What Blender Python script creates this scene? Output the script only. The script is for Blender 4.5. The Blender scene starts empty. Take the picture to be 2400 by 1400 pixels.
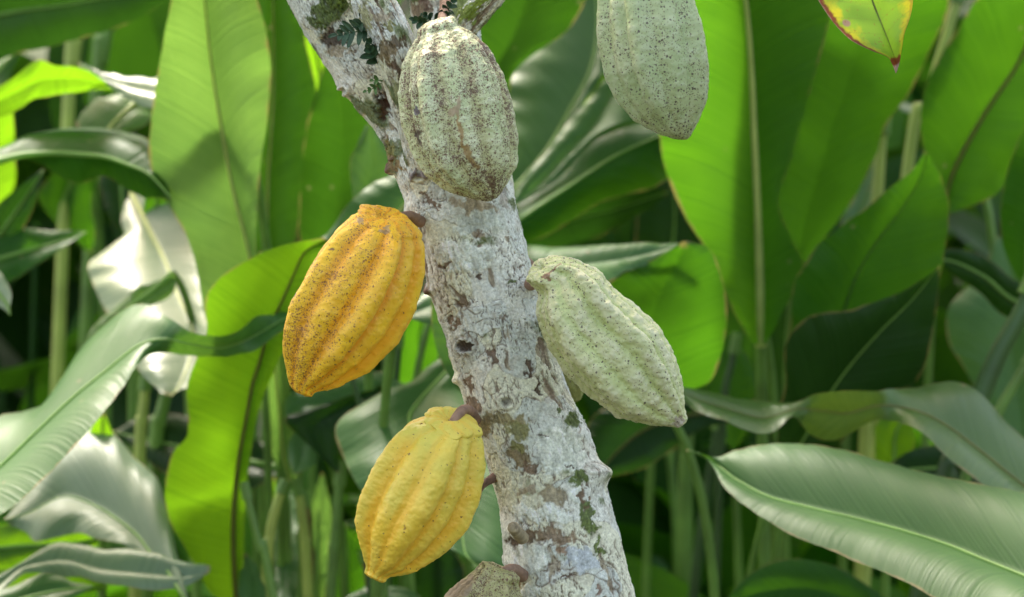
import bpy, math, random
import numpy as np
from mathutils import Vector
random.seed(7)
C = bpy.context.scene
COL = C.collection
# ------------------------------------------------------------------ camera
CZ = 1.6                      # eye height
F = 75.0                      # lens, 36 mm sensor: 1 photo px = 0.0002 * distance
cam = bpy.data.cameras.new('camera'); co = bpy.data.objects.new('camera', cam); COL.objects.link(co)
co.location = (0, 0, CZ); co.rotation_euler = (math.pi/2, 0, 0)
cam.lens = F; cam.sensor_width = 36; cam.clip_start = 0.05; cam.clip_end = 500
cam.dof.use_dof = True; cam.dof.focus_distance = 1.93; cam.dof.aperture_fstop = 4.2; cam.dof.aperture_blades = 7
C.camera = co
# ------------------------------------------------------------------ sky, sun, exposure
EL, AZ = math.radians(58), math.radians(-28)      # sun high, behind the tree and to the left
w = bpy.data.worlds.new('World'); C.world = w; w.use_nodes = True
nt = w.node_tree; bg = nt.nodes['Background']; sky = nt.nodes.new('ShaderNodeTexSky')
sky.sky_type = 'NISHITA'; sky.sun_disc = False; sky.sun_elevation = EL; sky.sun_rotation = AZ
sky.air_density = 1.0; sky.dust_density = 4.0; sky.ozone_density = 1.0
wb = nt.nodes.new('ShaderNodeMix'); wb.data_type = 'RGBA'; wb.blend_type = 'MULTIPLY'; wb.inputs[0].default_value = 1; wb.inputs[7].default_value = (1, 0.885, 0.70, 1)   # the camera's daylight white balance
nt.links.new(sky.outputs[0], wb.inputs[6]); nt.links.new(wb.outputs[2], bg.inputs[0]); bg.inputs[1].default_value = 0.15
sd = bpy.data.lights.new('sun', 'SUN'); sd.energy = 2.0; sd.angle = math.radians(10); sd.color = (1, 0.95, 0.86)
so = bpy.data.objects.new('sun', sd); COL.objects.link(so)
sdir = Vector((math.sin(AZ)*math.cos(EL), math.cos(AZ)*math.cos(EL), math.sin(EL)))
so.rotation_euler = sdir.to_track_quat('Z', 'Y').to_euler(); so.location = sdir*20
C.view_settings.view_transform = 'Standard'; C.view_settings.look = 'None'
C.view_settings.exposure = 2.2; C.view_settings.gamma = 1.0
# ------------------------------------------------------------------ helpers
def pt(x, y, d):              # photo pixel (2400 x 1400) at distance d -> world
    return np.array([(x-1200)*0.0002*d, d, CZ-(y-700)*0.0002*d])
def tag(o, label=None, cat=None, group=None, kind=None):
    if label: o['label'] = label
    if cat: o['category'] = cat
    if group: o['group'] = group
    if kind: o['kind'] = kind
    return o
def empty(name, loc, label, cat, group=None):
    o = bpy.data.objects.new(name, None); COL.objects.link(o); o.location = loc; o.empty_display_size = 0.05
    return tag(o, label, cat, group)
def mesh(name, V, Fc, mat, parent=None, uv=None, col=None, attr=None, smooth=True):
    V = np.asarray(V, dtype=np.float32); Fc = np.asarray(Fc, dtype=np.int32)
    me = bpy.data.meshes.new(name)
    n = len(Fc); k = Fc.shape[1]
    me.vertices.add(len(V)); me.loops.add(n*k); me.polygons.add(n)
    if parent is not None:
        V = V-np.array(parent.location, dtype=np.float32)
    me.vertices.foreach_set('co', V.ravel())
    me.loops.foreach_set('vertex_index', Fc.ravel())
    me.polygons.foreach_set('loop_start', np.arange(0, n*k, k, dtype=np.int32))
    me.polygons.foreach_set('loop_total', np.full(n, k, dtype=np.int32))
    me.update(calc_edges=True)
    if smooth: me.polygons.foreach_set('use_smooth', np.ones(n, dtype=bool))
    if uv is not None:
        l = me.uv_layers.new(name='UVMap'); l.data.foreach_set('uv', np.asarray(uv, dtype=np.float32)[Fc.ravel()].ravel())
    if col is not None:
        a = me.color_attributes.new('Col', 'FLOAT_COLOR', 'POINT')
        c4 = np.ones((len(V), 4), dtype=np.float32); c4[:, :3] = col; a.data.foreach_set('color', c4.ravel())
    for kx, vals in (attr or {}).items():
        a = me.attributes.new(kx, 'FLOAT', 'POINT'); a.data.foreach_set('value', np.asarray(vals, dtype=np.float32))
    me.materials.append(mat)
    o = bpy.data.objects.new(name, me); COL.objects.link(o)
    if parent is not None: o.parent = parent
    return o
def grid_faces(n, m, closed=False):         # n rows, m columns
    mm = m if closed else m-1
    i, j = np.meshgrid(np.arange(n-1), np.arange(mm), indexing='ij'); j2 = (j+1) % m
    return np.stack([i*m+j, i*m+j2, (i+1)*m+j2, (i+1)*m+j], -1).reshape(-1, 4)
def cat(P, n):                              # Catmull-Rom resample of rows of P
    P = np.asarray(P, dtype=float); k = len(P)
    A = np.vstack([2*P[0]-P[1], P, 2*P[-1]-P[-2]])
    t = np.linspace(0, k-1, n); i = np.minimum(t.astype(int), k-2); f = (t-i)[:, None]
    p0, p1, p2, p3 = A[i], A[i+1], A[i+2], A[i+3]
    return 0.5*((2*p1)+(-p0+p2)*f+(2*p0-5*p1+4*p2-p3)*f**2+(-p0+3*p1-3*p2+p3)*f**3)
# vectorised gradient noise
def _h(ix, iy, iz, s):
    v = ix+iy+iz+np.uint32((s*974634777) & 0xffffffff)
    v = (v ^ (v >> np.uint32(13)))*np.uint32(1274126177)
    v = (v ^ (v >> np.uint32(16)))*np.uint32(2246822519)
    return v ^ (v >> np.uint32(15))
def noise(P, s=0):                          # about -1..1
    P = np.asarray(P, dtype=np.float64); Fl = np.floor(P); f = (P-Fl).astype(np.float32); u = f*f*f*(f*(f*6-15)+10)
    I = Fl.astype(np.int64).astype(np.uint32); one = np.uint32(1); K1, K2, K3 = np.uint32(374761393), np.uint32(668265263), np.uint32(2147483647)
    hx = (I[:, 0]*K1, (I[:, 0]+one)*K1); hy = (I[:, 1]*K2, (I[:, 1]+one)*K2); hz = (I[:, 2]*K3, (I[:, 2]+one)*K3)
    r = 0
    for dx in (0, 1):
        wx = u[:, 0] if dx else 1-u[:, 0]
        for dy in (0, 1):
            wy = u[:, 1] if dy else 1-u[:, 1]
            for dz in (0, 1):
                wz = u[:, 2] if dz else 1-u[:, 2]
                h = _h(hx[dx], hy[dy], hz[dz], s)
                gx = (h & np.uint32(1023)).astype(np.float32)/511.5-1; gy = ((h >> np.uint32(10)) & np.uint32(1023)).astype(np.float32)/511.5-1; gz = ((h >> np.uint32(20)) & np.uint32(1023)).astype(np.float32)/511.5-1
                r = r+wx*wy*wz*(gx*(f[:, 0]-dx)+gy*(f[:, 1]-dy)+gz*(f[:, 2]-dz))
    return r*1.5
def fbm(P, s=0, o=4, g=0.5):
    P = np.asarray(P, dtype=float); r = 0; a = 1
    for k in range(o): r = r+a*noise(P*(2**k), s+k*17); a *= g
    return r
def ss(a, b, x): t = np.clip((x-a)/(b-a), 0, 1); return t*t*(3-2*t)
def mixc(c, c2, f): return c*(1-f[:, None])+np.asarray(c2)*f[:, None]
def frames(Pc):
    T = np.gradient(Pc, axis=0); T /= np.linalg.norm(T, axis=1)[:, None]
    up = np.array([0, -1.0, 0])             # ring angle 0 faces the camera
    A = up-T*(T@up)[:, None]; A /= np.linalg.norm(A, axis=1)[:, None]
    return T, A, np.cross(T, A)
def tube(Pc, r, m=16):                      # centre line, radii -> vertices, faces
    Pc = np.asarray(Pc, dtype=float); T, A, B = frames(Pc); th = np.linspace(0, 2*math.pi, m, endpoint=False)
    r = np.asarray(r, dtype=float)
    V = Pc[:, None]+r[:, None, None]*(np.cos(th)[None, :, None]*A[:, None]+np.sin(th)[None, :, None]*B[:, None])
    return V.reshape(-1, 3), grid_faces(len(Pc), m, True)
def merge(parts):
    V = []; Fs = []; o = 0
    for v, f in parts: V.append(v); Fs.append(np.asarray(f)+o); o += len(v)
    return np.vstack(V), np.vstack(Fs)
# ------------------------------------------------------------------ materials
def newmat(name):
    m = bpy.data.materials.new(name); m.use_nodes = True
    return m, m.node_tree.nodes, m.node_tree.links, m.node_tree.nodes['Principled BSDF']
def N(ns, t, **kw):
    n = ns.new(t)
    for k, v in kw.items():
        if k.startswith('i_'): n.inputs[k[2:].replace('_', ' ')].default_value = v
        else: setattr(n, k, v)
    return n
def plain(name, c, rough=0.6, var=0.35, scale=60, bump=0.0005, c2=None):
    m, ns, L, b = newmat(name)
    tc = N(ns, 'ShaderNodeTexCoord'); nz = N(ns, 'ShaderNodeTexNoise', i_Scale=scale, i_Detail=5.0)
    L.new(tc.outputs['Object'], nz.inputs['Vector'])
    mx = N(ns, 'ShaderNodeMix', data_type='RGBA'); cr = N(ns, 'ShaderNodeValToRGB'); cr.color_ramp.elements[0].position = 0.35; cr.color_ramp.elements[1].position = 0.65
    L.new(nz.outputs['Fac'], cr.inputs['Fac']); L.new(cr.outputs['Color'], mx.inputs[0])
    mx.inputs[6].default_value = (*c, 1); mx.inputs[7].default_value = (*(c2 or [x*(1-var) for x in c]), 1)
    L.new(mx.outputs[2], b.inputs['Base Color']); b.inputs['Roughness'].default_value = rough
    bp = N(ns, 'ShaderNodeBump', i_Strength=0.6, i_Distance=bump); L.new(nz.outputs['Fac'], bp.inputs['Height']); L.new(bp.outputs[0], b.inputs['Normal'])
    return m
def leafmat(name, base, trans, tf=0.45, rough=0.33, spec=0.6, spots=0.0, vein=1.0):
    """broad leaf: glossy cuticle over a green blade that lets light through; side veins from the UVs (metres along, across)"""
    base = [x*0.74 for x in base]; trans = [x*0.80 for x in trans]; spec *= 0.8
    m, ns, L, b = newmat(name)
    uv = N(ns, 'ShaderNodeUVMap'); sp = N(ns, 'ShaderNodeSeparateXYZ'); L.new(uv.outputs[0], sp.inputs[0])
    tc = N(ns, 'ShaderNodeTexCoord')
    nz = N(ns, 'ShaderNodeTexNoise', i_Scale=7.0, i_Detail=4.0); L.new(tc.outputs['Object'], nz.inputs['Vector'])
    def band(period, amp, sharp):            # soft ribs across the blade
        wob = N(ns, 'ShaderNodeMath', operation='MULTIPLY_ADD'); L.new(nz.outputs['Fac'], wob.inputs[0]); wob.inputs[1].default_value = 0.016; L.new(sp.outputs['X'], wob.inputs[2])
        a = N(ns, 'ShaderNodeMath', operation='MULTIPLY'); L.new(wob.outputs[0], a.inputs[0]); a.inputs[1].default_value = 2*math.pi/period
        p = N(ns, 'ShaderNodeTexNoise', noise_dimensions='1D', i_Scale=0.32, i_Detail=1.0); L.new(a.outputs[0], p.inputs['W'])
        st = N(ns, 'ShaderNodeMapRange'); L.new(p.outputs['Fac'], st.inputs[0]); st.inputs[1].default_value = 0.25; st.inputs[2].default_value = 0.75; p = st
        q = N(ns, 'ShaderNodeMath', operation='POWER'); L.new(p.outputs[0], q.inputs[0]); q.inputs[1].default_value = sharp
        r = N(ns, 'ShaderNodeMath', operation='MULTIPLY'); L.new(q.outputs[0], r.inputs[0]); r.inputs[1].default_value = amp
        return r
    b1 = band(0.0125, 0.75, 1.2); b2 = band(0.0036, 0.45, 1.0)
    sm = N(ns, 'ShaderNodeMath', operation='ADD'); L.new(b1.outputs[0], sm.inputs[0]); L.new(b2.outputs[0], sm.inputs[1])
    n3 = N(ns, 'ShaderNodeTexNoise', i_Scale=16.0, i_Detail=3.0); L.new(tc.outputs['Object'], n3.inputs['Vector'])
    md = N(ns, 'ShaderNodeMath', operation='MULTIPLY'); L.new(sm.outputs[0], md.inputs[0]); L.new(n3.outputs['Fac'], md.inputs[1])
    bp = N(ns, 'ShaderNodeBump', i_Strength=0.6*vein, i_Distance=0.0022); L.new(md.outputs[0], bp.inputs['Height'])
    L.new(bp.outputs[0], b.inputs['Normal'])
    def colour(c):
        mx = N(ns, 'ShaderNodeMix', data_type='RGBA'); L.new(nz.outputs['Fac'], mx.inputs[0])
        mx.inputs[6].default_value = (*[x*0.72 for x in c], 1); mx.inputs[7].default_value = (c[0]*1.4, c[1]*1.22, c[2]*1.1, 1)
        my = N(ns, 'ShaderNodeMix', data_type='RGBA', blend_type='MULTIPLY'); L.new(mx.outputs[2], my.inputs[6]); my.inputs[7].default_value = (0.55, 0.68, 0.55, 1)
        L.new(md.outputs[0], my.inputs[0])
        return my.outputs[2]
    cb, ct = colour(base), colour(trans)
    if spots:
        vz = N(ns, 'ShaderNodeTexVoronoi', i_Scale=30.0); L.new(tc.outputs['Object'], vz.inputs['Vector'])
        n2 = N(ns, 'ShaderNodeTexNoise', i_Scale=6.0); L.new(tc.outputs['Object'], n2.inputs['Vector'])
        lt = N(ns, 'ShaderNodeMapRange'); L.new(vz.outputs['Distance'], lt.inputs[0]); lt.inputs[1].default_value = 0.06; lt.inputs[2].default_value = 0.13; lt.inputs[3].default_value = spots; lt.inputs[4].default_value = 0
        l2 = N(ns, 'ShaderNodeMapRange'); L.new(n2.outputs['Fac'], l2.inputs[0]); l2.inputs[1].default_value = 0.5; l2.inputs[2].default_value = 0.6
        ml = N(ns, 'ShaderNodeMath', operation='MULTIPLY'); L.new(lt.outputs[0], ml.inputs[0]); L.new(l2.outputs[0], ml.inputs[1])
        for which in (0, 1):
            mz = N(ns, 'ShaderNodeMix', data_type='RGBA'); L.new(ml.outputs[0], mz.inputs[0]); L.new(cb if which == 0 else ct, mz.inputs[6]); mz.inputs[7].default_value = (0.32, 0.25, 0.14, 1)
            if which == 0: cb = mz.outputs[2]
            else: ct = mz.outputs[2]
    # dry brown margin and tip, uneven
    ea = N(ns, 'ShaderNodeAttribute', attribute_name='edge'); n4 = N(ns, 'ShaderNodeTexNoise', i_Scale=34.0, i_Detail=5.0); L.new(tc.outputs['Object'], n4.inputs['Vector'])
    em = N(ns, 'ShaderNodeMath', operation='MULTIPLY_ADD'); L.new(n4.outputs['Fac'], em.inputs[0]); em.inputs[1].default_value = 0.16; L.new(ea.outputs['Fac'], em.inputs[2])
    er = N(ns, 'ShaderNodeMapRange'); L.new(em.outputs[0], er.inputs[0]); er.inputs[1].default_value = 1.055; er.inputs[2].default_value = 1.085; er.inputs[4].default_value = 0.85
    for which in (0, 1):
        mz = N(ns, 'ShaderNodeMix', data_type='RGBA'); L.new(er.outputs[0], mz.inputs[0]); L.new(cb if which == 0 else ct, mz.inputs[6]); mz.inputs[7].default_value = (0.30, 0.22, 0.08, 1)
        if which == 0: cb = mz.outputs[2]
        else: ct = mz.outputs[2]
    L.new(cb, b.inputs['Base Color']); b.inputs['Roughness'].default_value = rough
    b.inputs['Specular IOR Level'].default_value = spec
    tr = N(ns, 'ShaderNodeBsdfTranslucent'); L.new(ct, tr.inputs[0]); L.new(bp.outputs[0], tr.inputs['Normal'])
    ad = N(ns, 'ShaderNodeMixShader'); ad.inputs[0].default_value = tf
    L.new(b.outputs[0], ad.inputs[1]); L.new(tr.outputs[0], ad.inputs[2]); L.new(ad.outputs[0], ns['Material Output'].inputs[0])
    return m
def ribmat(name, c, t=0.25):                # fleshy rib: lets some light through
    m = plain(name, c, 0.45, 0.25, 30, 0.0003); ns, L = m.node_tree.nodes, m.node_tree.links
    tr = N(ns, 'ShaderNodeBsdfTranslucent'); tr.inputs[0].default_value = (*[min(1, x*1.5) for x in c], 1); mx = N(ns, 'ShaderNodeMixShader'); mx.inputs[0].default_value = t
    L.new(ns['Principled BSDF'].outputs[0], mx.inputs[1]); L.new(tr.outputs[0], mx.inputs[2]); L.new(mx.outputs[0], ns['Material Output'].inputs[0])
    return m
def barkmat(name, rough=0.85):
    m, ns, L, b = newmat(name)
    tc = N(ns, 'ShaderNodeTexCoord'); at = N(ns, 'ShaderNodeAttribute', attribute_name='Col')
    nz = N(ns, 'ShaderNodeTexNoise', i_Scale=420.0, i_Detail=6.0, i_Roughness=0.65); L.new(tc.outputs['Object'], nz.inputs['Vector'])
    n2 = N(ns, 'ShaderNodeTexNoise', i_Scale=1300.0, i_Detail=3.0); L.new(tc.outputs['Object'], n2.inputs['Vector'])
    mr = N(ns, 'ShaderNodeMapRange'); L.new(nz.outputs['Fac'], mr.inputs[0]); mr.inputs[1].default_value = 0.3; mr.inputs[2].default_value = 0.7; mr.inputs[3].default_value = 0.62; mr.inputs[4].default_value = 1.18
    vm = N(ns, 'ShaderNodeVectorMath', operation='SCALE'); L.new(at.outputs['Color'], vm.inputs[0]); L.new(mr.outputs[0], vm.inputs['Scale'])
    L.new(vm.outputs[0], b.inputs['Base Color']); b.inputs['Roughness'].default_value = rough; b.inputs['Specular IOR Level'].default_value = 0.25
    ad = N(ns, 'ShaderNodeMath', operation='MULTIPLY_ADD'); L.new(n2.outputs['Fac'], ad.inputs[0]); ad.inputs[1].default_value = 0.35; L.new(nz.outputs['Fac'], ad.inputs[2])
    bp = N(ns, 'ShaderNodeBump', i_Strength=0.8, i_Distance=0.0007); L.new(ad.outputs[0], bp.inputs['Height']); L.new(bp.outputs[0], b.inputs['Normal'])
    return m
def podmat(name, speck, speck2, rough=0.42, sss=0.0, scale=520.0, worm=0):
    """pod husk: colour and speckle density come from the mesh attributes, the speckles themselves are tiny cells"""
    m, ns, L, b = newmat(name)
    tc = N(ns, 'ShaderNodeTexCoord'); at = N(ns, 'ShaderNodeAttribute', attribute_name='Col'); de = N(ns, 'ShaderNodeAttribute', attribute_name='spk')
    nw = N(ns, 'ShaderNodeTexNoise', i_Scale=700.0, i_Detail=2.0); L.new(tc.outputs['Object'], nw.inputs['Vector'])
    wv = N(ns, 'ShaderNodeVectorMath', operation='SCALE'); wv.inputs['Scale'].default_value = 0.0022; L.new(nw.outputs['Color'], wv.inputs[0])
    av = N(ns, 'ShaderNodeVectorMath', operation='ADD'); L.new(tc.outputs['Object'], av.inputs[0]); L.new(wv.outputs[0], av.inputs[1])
    out = None
    cur = at.outputs['Color']
    for sc, k, cc in ((scale, 1.0, speck), (scale*0.55, 0.55, speck2)):
        vz = N(ns, 'ShaderNodeTexVoronoi', i_Scale=sc); L.new(av.outputs[0], vz.inputs['Vector'])
        sx = N(ns, 'ShaderNodeSeparateColor'); L.new(vz.outputs['Color'], sx.inputs[0])
        # a cell carries a speck when its random value is under the density
        dm = N(ns, 'ShaderNodeMath', operation='MULTIPLY'); L.new(de.outputs['Fac'], dm.inputs[0]); dm.inputs[1].default_value = k
        lt = N(ns, 'ShaderNodeMath', operation='LESS_THAN'); L.new(sx.outputs[0], lt.inputs[0]); L.new(dm.outputs[0], lt.inputs[1])
        rr = N(ns, 'ShaderNodeMath', operation='MULTIPLY_ADD'); L.new(sx.outputs[1], rr.inputs[0]); rr.inputs[1].default_value = 0.26; rr.inputs[2].default_value = 0.20
        ds = N(ns, 'ShaderNodeMath', operation='LESS_THAN'); L.new(vz.outputs['Distance'], ds.inputs[0]); L.new(rr.outputs[0], ds.inputs[1])
        ml = N(ns, 'ShaderNodeMath', operation='MULTIPLY'); L.new(lt.outputs[0], ml.inputs[0]); L.new(ds.outputs[0], ml.inputs[1])
        ml2 = N(ns, 'ShaderNodeMath', operation='MULTIPLY'); L.new(ml.outputs[0], ml2.inputs[0]); ml2.inputs[1].default_value = 0.95
        mx = N(ns, 'ShaderNodeMix', data_type='RGBA'); L.new(ml2.outputs[0], mx.inputs[0]); L.new(cur, mx.inputs[6]); mx.inputs[7].default_value = (*cc, 1)
        cur = mx.outputs[2]
    if worm:                                 # scurfy, broken crust where the density is high
        nw2 = N(ns, 'ShaderNodeTexNoise', i_Scale=430.0, i_Detail=4.0, i_Roughness=0.7, i_Distortion=1.2); L.new(tc.outputs['Object'], nw2.inputs['Vector'])
        th = N(ns, 'ShaderNodeMath', operation='MULTIPLY_ADD'); L.new(de.outputs['Fac'], th.inputs[0]); th.inputs[1].default_value = 0.105*worm; L.new(nw2.outputs['Fac'], th.inputs[2])
        rg = N(ns, 'ShaderNodeMapRange'); L.new(th.outputs[0], rg.inputs[0]); rg.inputs[1].default_value = 0.655; rg.inputs[2].default_value = 0.685; rg.inputs[4].default_value = 0.9
        mx = N(ns, 'ShaderNodeMix', data_type='RGBA'); L.new(rg.outputs[0], mx.inputs[0]); L.new(cur, mx.inputs[6]); mx.inputs[7].default_value = (*speck, 1); cur = mx.outputs[2]
    L.new(cur, b.inputs['Base Color']); b.inputs['Roughness'].default_value = rough; b.inputs['Specular IOR Level'].default_value = 0.4
    if sss:
        b.inputs['Subsurface Weight'].default_value = sss; b.inputs['Subsurface Scale'].default_value = 0.004; b.inputs['Subsurface Radius'].default_value = (1, 0.6, 0.2)
    nz = N(ns, 'ShaderNodeTexNoise', i_Scale=330.0, i_Detail=4.0); L.new(tc.outputs['Object'], nz.inputs['Vector'])
    bp = N(ns, 'ShaderNodeBump', i_Strength=0.5, i_Distance=0.0009); L.new(nz.outputs['Fac'], bp.inputs['Height']); L.new(bp.outputs[0], b.inputs['Normal'])
    return m
# ------------------------------------------------------------------ the setting: ground and bank behind
def ground():
    n = 90; xs = np.concatenate([-np.geomspace(200, 3, 20), np.linspace(-2.8, 2.8, 50), np.geomspace(3, 200, 20)])
    ys = np.concatenate([-np.geomspace(200, 1, 14), np.linspace(-0.8, 9, 70), np.geomspace(9.3, 250, 20)])
    X, Y = np.meshgrid(xs, ys); P = np.stack([X.ravel(), Y.ravel(), 0*X.ravel()], 1)
    P[:, 2] = 0.05*fbm(P*1.3, 3)-0.01+5.5*ss(6.6, 13.0, P[:, 1]+0.4*noise(P*0.3, 8))
    tag(mesh('ground', P, grid_faces(len(ys), len(xs)), plain('soil', (0.03, 0.028, 0.014), 1.0, 0.5, 9, 0.02, (0.018, 0.03, 0.01))), 'dark soil under the leaves', kind='structure')
ground()
# ------------------------------------------------------------------ cacao tree
TD = 2.0
tree = empty('cacao_tree', (pt(1545, 700, TD)[0], TD, 0), 'leaning cacao tree trunk with patchy white lichen bark carrying the pods', 'tree')
BROWN = (0.21, 0.14, 0.09); TAN = (0.42, 0.35, 0.25); MOSS = (0.10, 0.14, 0.025); CREAM = (0.80, 0.78, 0.60); GREY = (0.62, 0.65, 0.60); PALE = (0.80, 0.79, 0.72)
def limb(name, rows, n, m, patches=(), bumps=(), seed=1, moss=0.0, tone=0.0, rad_d=1.0):
    """rows: (cx, cy, depth, radius px). Ring 0 faces the camera."""
    R = cat(rows, n); Pc = np.stack([(R[:, 0]-1200)*0.0002*R[:, 2], R[:, 2], CZ-(R[:, 1]-700)*0.0002*R[:, 2]], 1)
    rad = R[:, 3]*0.0002*R[:, 2]; T, A, B = frames(Pc); th = np.linspace(0, 2*math.pi, m, endpoint=False)
    Nn = (np.cos(th)[None, :, None]*A[:, None]+np.sin(th)[None, :, None]*B[:, None]).reshape(-1, 3)
    rv = np.repeat(rad, m); V = np.repeat(Pc, m, 0)+Nn*rv[:, None]
    s = np.concatenate([[0], np.cumsum(np.linalg.norm(np.diff(Pc, axis=0), axis=1))]); sv = np.repeat(s, m); tv = np.tile(th, n)
    # bark coordinates: along the limb compressed so that cracks and fibres run lengthwise
    Q = np.stack([np.cos(tv)*0.048, np.sin(tv)*0.048, sv], 1)
    Ql = Q*np.array([1, 1, 0.28])
    px = 1200+V[:, 0]/(0.0002*V[:, 1]); py = 700-(V[:, 2]-CZ)/(0.0002*V[:, 1]); front = (-Nn[:, 1]) > -0.25
    big = fbm(Q*9, seed, 3); warp = np.stack([fbm(Q*40, seed+5, 3), fbm(Q*40, seed+6, 3), fbm(Q*40, seed+7, 3)], 1)*0.006
    D = 0.0035*noise(Q*14, seed+1)+0.0010*fbm(Q*45, seed+2, 3)
    fine = fbm(Ql*260, seed+3, 4, 0.6); D += 0.0008*fine+0.0004*fbm(Q*330, seed+51, 3, 0.6)
    # plates of lichen of different tints
    col = np.tile(np.array(PALE), (len(V), 1))
    tint = noise((Q+warp)*17, seed+11); col = mixc(col, GREY, ss(-0.05, 0.05, tint)*0.8)
    tint2 = noise((Q+warp)*22+5, seed+12); col = mixc(col, CREAM, ss(0.10, 0.14, tint2)*0.8)
    t3 = noise((Q+warp*1.4)*21+9, seed+13); blot = ss(0.27, 0.31, t3); col = mixc(col, (0.74, 0.76, 0.72), blot*0.85); D += blot*0.0006
    # raised edges / thin dark seams where plates meet
    for tt, c0, sd_ in ((tint, 0.0, 1), (tint2, 0.12, 2), (t3, 0.29, 3)):
        seam = np.exp(-((tt-c0)/0.012)**2)*ss(-0.1, 0.2, noise(Q*60, seed+30+sd_)); col = mixc(col, (0.22, 0.17, 0.12), seam*0.9); D -= seam*0.0007
    mot = fbm(Ql*190, seed+61, 4, 0.65); col = col*(1+0.11*np.clip(mot, -1, 1))[:, None]; wp = ss(0.2, 0.5, fbm(Q*75, seed+62, 4, 0.6)); col = mixc(col, (0.36, 0.29, 0.22), wp*0.3)
    # bark showing through
    bk = fbm((Ql*1.0+warp*0.6)*48, seed+21, 4, 0.6)+0.25*big; bk = bk-0.16*ss(430, 300, py)*(tone == 0); bm = ss(0.47-tone, 0.60-tone, bk)
    inner = ss(-0.3, 0.3, fbm(Ql*150, seed+22, 3)); cb = mixc(np.tile(np.array(BROWN), (len(V), 1)), TAN, inner)
    col = col*(1-bm[:, None]*0.9)+cb*bm[:, None]*0.9; D -= bm*0.0012
    # lengthwise cracks
    cr = 1-np.abs(noise(Ql*np.array([1, 1, 0.8])*330, seed+23)); crm = ss(0.93, 0.985, cr)*ss(0.0, 0.3, noise(Q*38, seed+24)+0.12)
    col = mixc(col, (0.15, 0.10, 0.07), crm*0.85); D -= crm*0.0012
    c2 = 1-np.abs(noise((Ql+warp*0.3)*np.array([1, 1, 1.6])*150, seed+27)); c2m = ss(0.95, 0.99, c2)*ss(0.05, 0.3, noise(Q*26, seed+28)+0.1); col = mixc(col, (0.2, 0.14, 0.1), c2m*0.8); D -= c2m*0.0012
    pits = ss(0.50, 0.62, noise(Q*210, seed+25))*ss(0.05, 0.3, noise(Q*20, seed+26)); col = mixc(col, (0.14, 0.09, 0.06), pits*0.7); D -= pits*0.0006
    gm = ss(0.35-moss, 0.6-moss, fbm((Q+warp)*20, seed+31, 4)); col = mixc(col, MOSS, gm*0.85); D += gm*0.0010*(1+noise(Q*500, seed+32))
    # the marks this trunk carries, at their places on the bark
    jx = 15*fbm(Q*90, seed+41, 4, 0.6); jy = 15*fbm(Q*90, seed+42, 4, 0.6); n5 = noise(Q*430, seed+43); fl = fbm(Ql*np.array([1, 1, 1.4])*200, seed+47, 3, 0.6)
    for (x, y, a, b_, rot, c, h) in patches:
        ca, sa = math.cos(math.radians(rot)), math.sin(math.radians(rot)); dx = px+jx-x; dy = py+jy-y
        q = np.sqrt(((dx*ca+dy*sa)/a)**2+((-dx*sa+dy*ca)/b_)**2); f = (1-ss(0.85, 1.12, q))*front
        cc = np.tile(np.array(c), (len(V), 1))*(1+0.45*np.clip(fbm(Ql*220, seed+44, 3), -1, 1))[:, None]
        if c != MOSS: f = f*ss(-0.75, -0.1, fl+1.0*(1-q))
        if c == MOSS: cc = cc*(1+0.6*n5)[:, None]; f = f*ss(-0.75, -0.2, n5+0.6*(1-q))
        col = col*(1-f[:, None]*0.93)+cc*f[:, None]*0.93; D += h*f*(1+(0.6*n5 if c == MOSS else 0))
    for (x, y, r_, h, hole) in bumps:       # knots: a swelling, maybe with a ring and a dark hole
        dx = px-x; dy = py-y; q = np.sqrt(dx*dx+dy*dy*1.3)/r_; D += h*np.exp(-q*q*1.2)*front
        if hole:
            D -= (abs(h)+0.003)*hole*np.exp(-(q/0.38)**4)*front; hm = np.exp(-(q/0.40)**4)*front*hole; col = mixc(col, (0.05, 0.035, 0.025), np.clip(hm, 0, 1)*0.9)
            ring = np.exp(-((q-0.8)/0.12)**2)*front; col = mixc(col, (0.3, 0.24, 0.18), np.clip(ring*0.5, 0, 1)); D -= ring*0.0006
    V = V+Nn*D[:, None]
    return mesh(name, V, grid_faces(n, m, True), BARK, tree, col=np.clip(col, 0.01, 0.9))
BARK = barkmat('lichened_bark')
def lr(xl, yl, xr, yr, d=TD): return ((xl+xr)/2, (yl+yr)/2, d, math.hypot(xr-xl, yr-yl)/2)
DK = (0.12, 0.075, 0.05); OL = (0.26, 0.25, 0.10); WH = (0.80, 0.82, 0.74)
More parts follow.
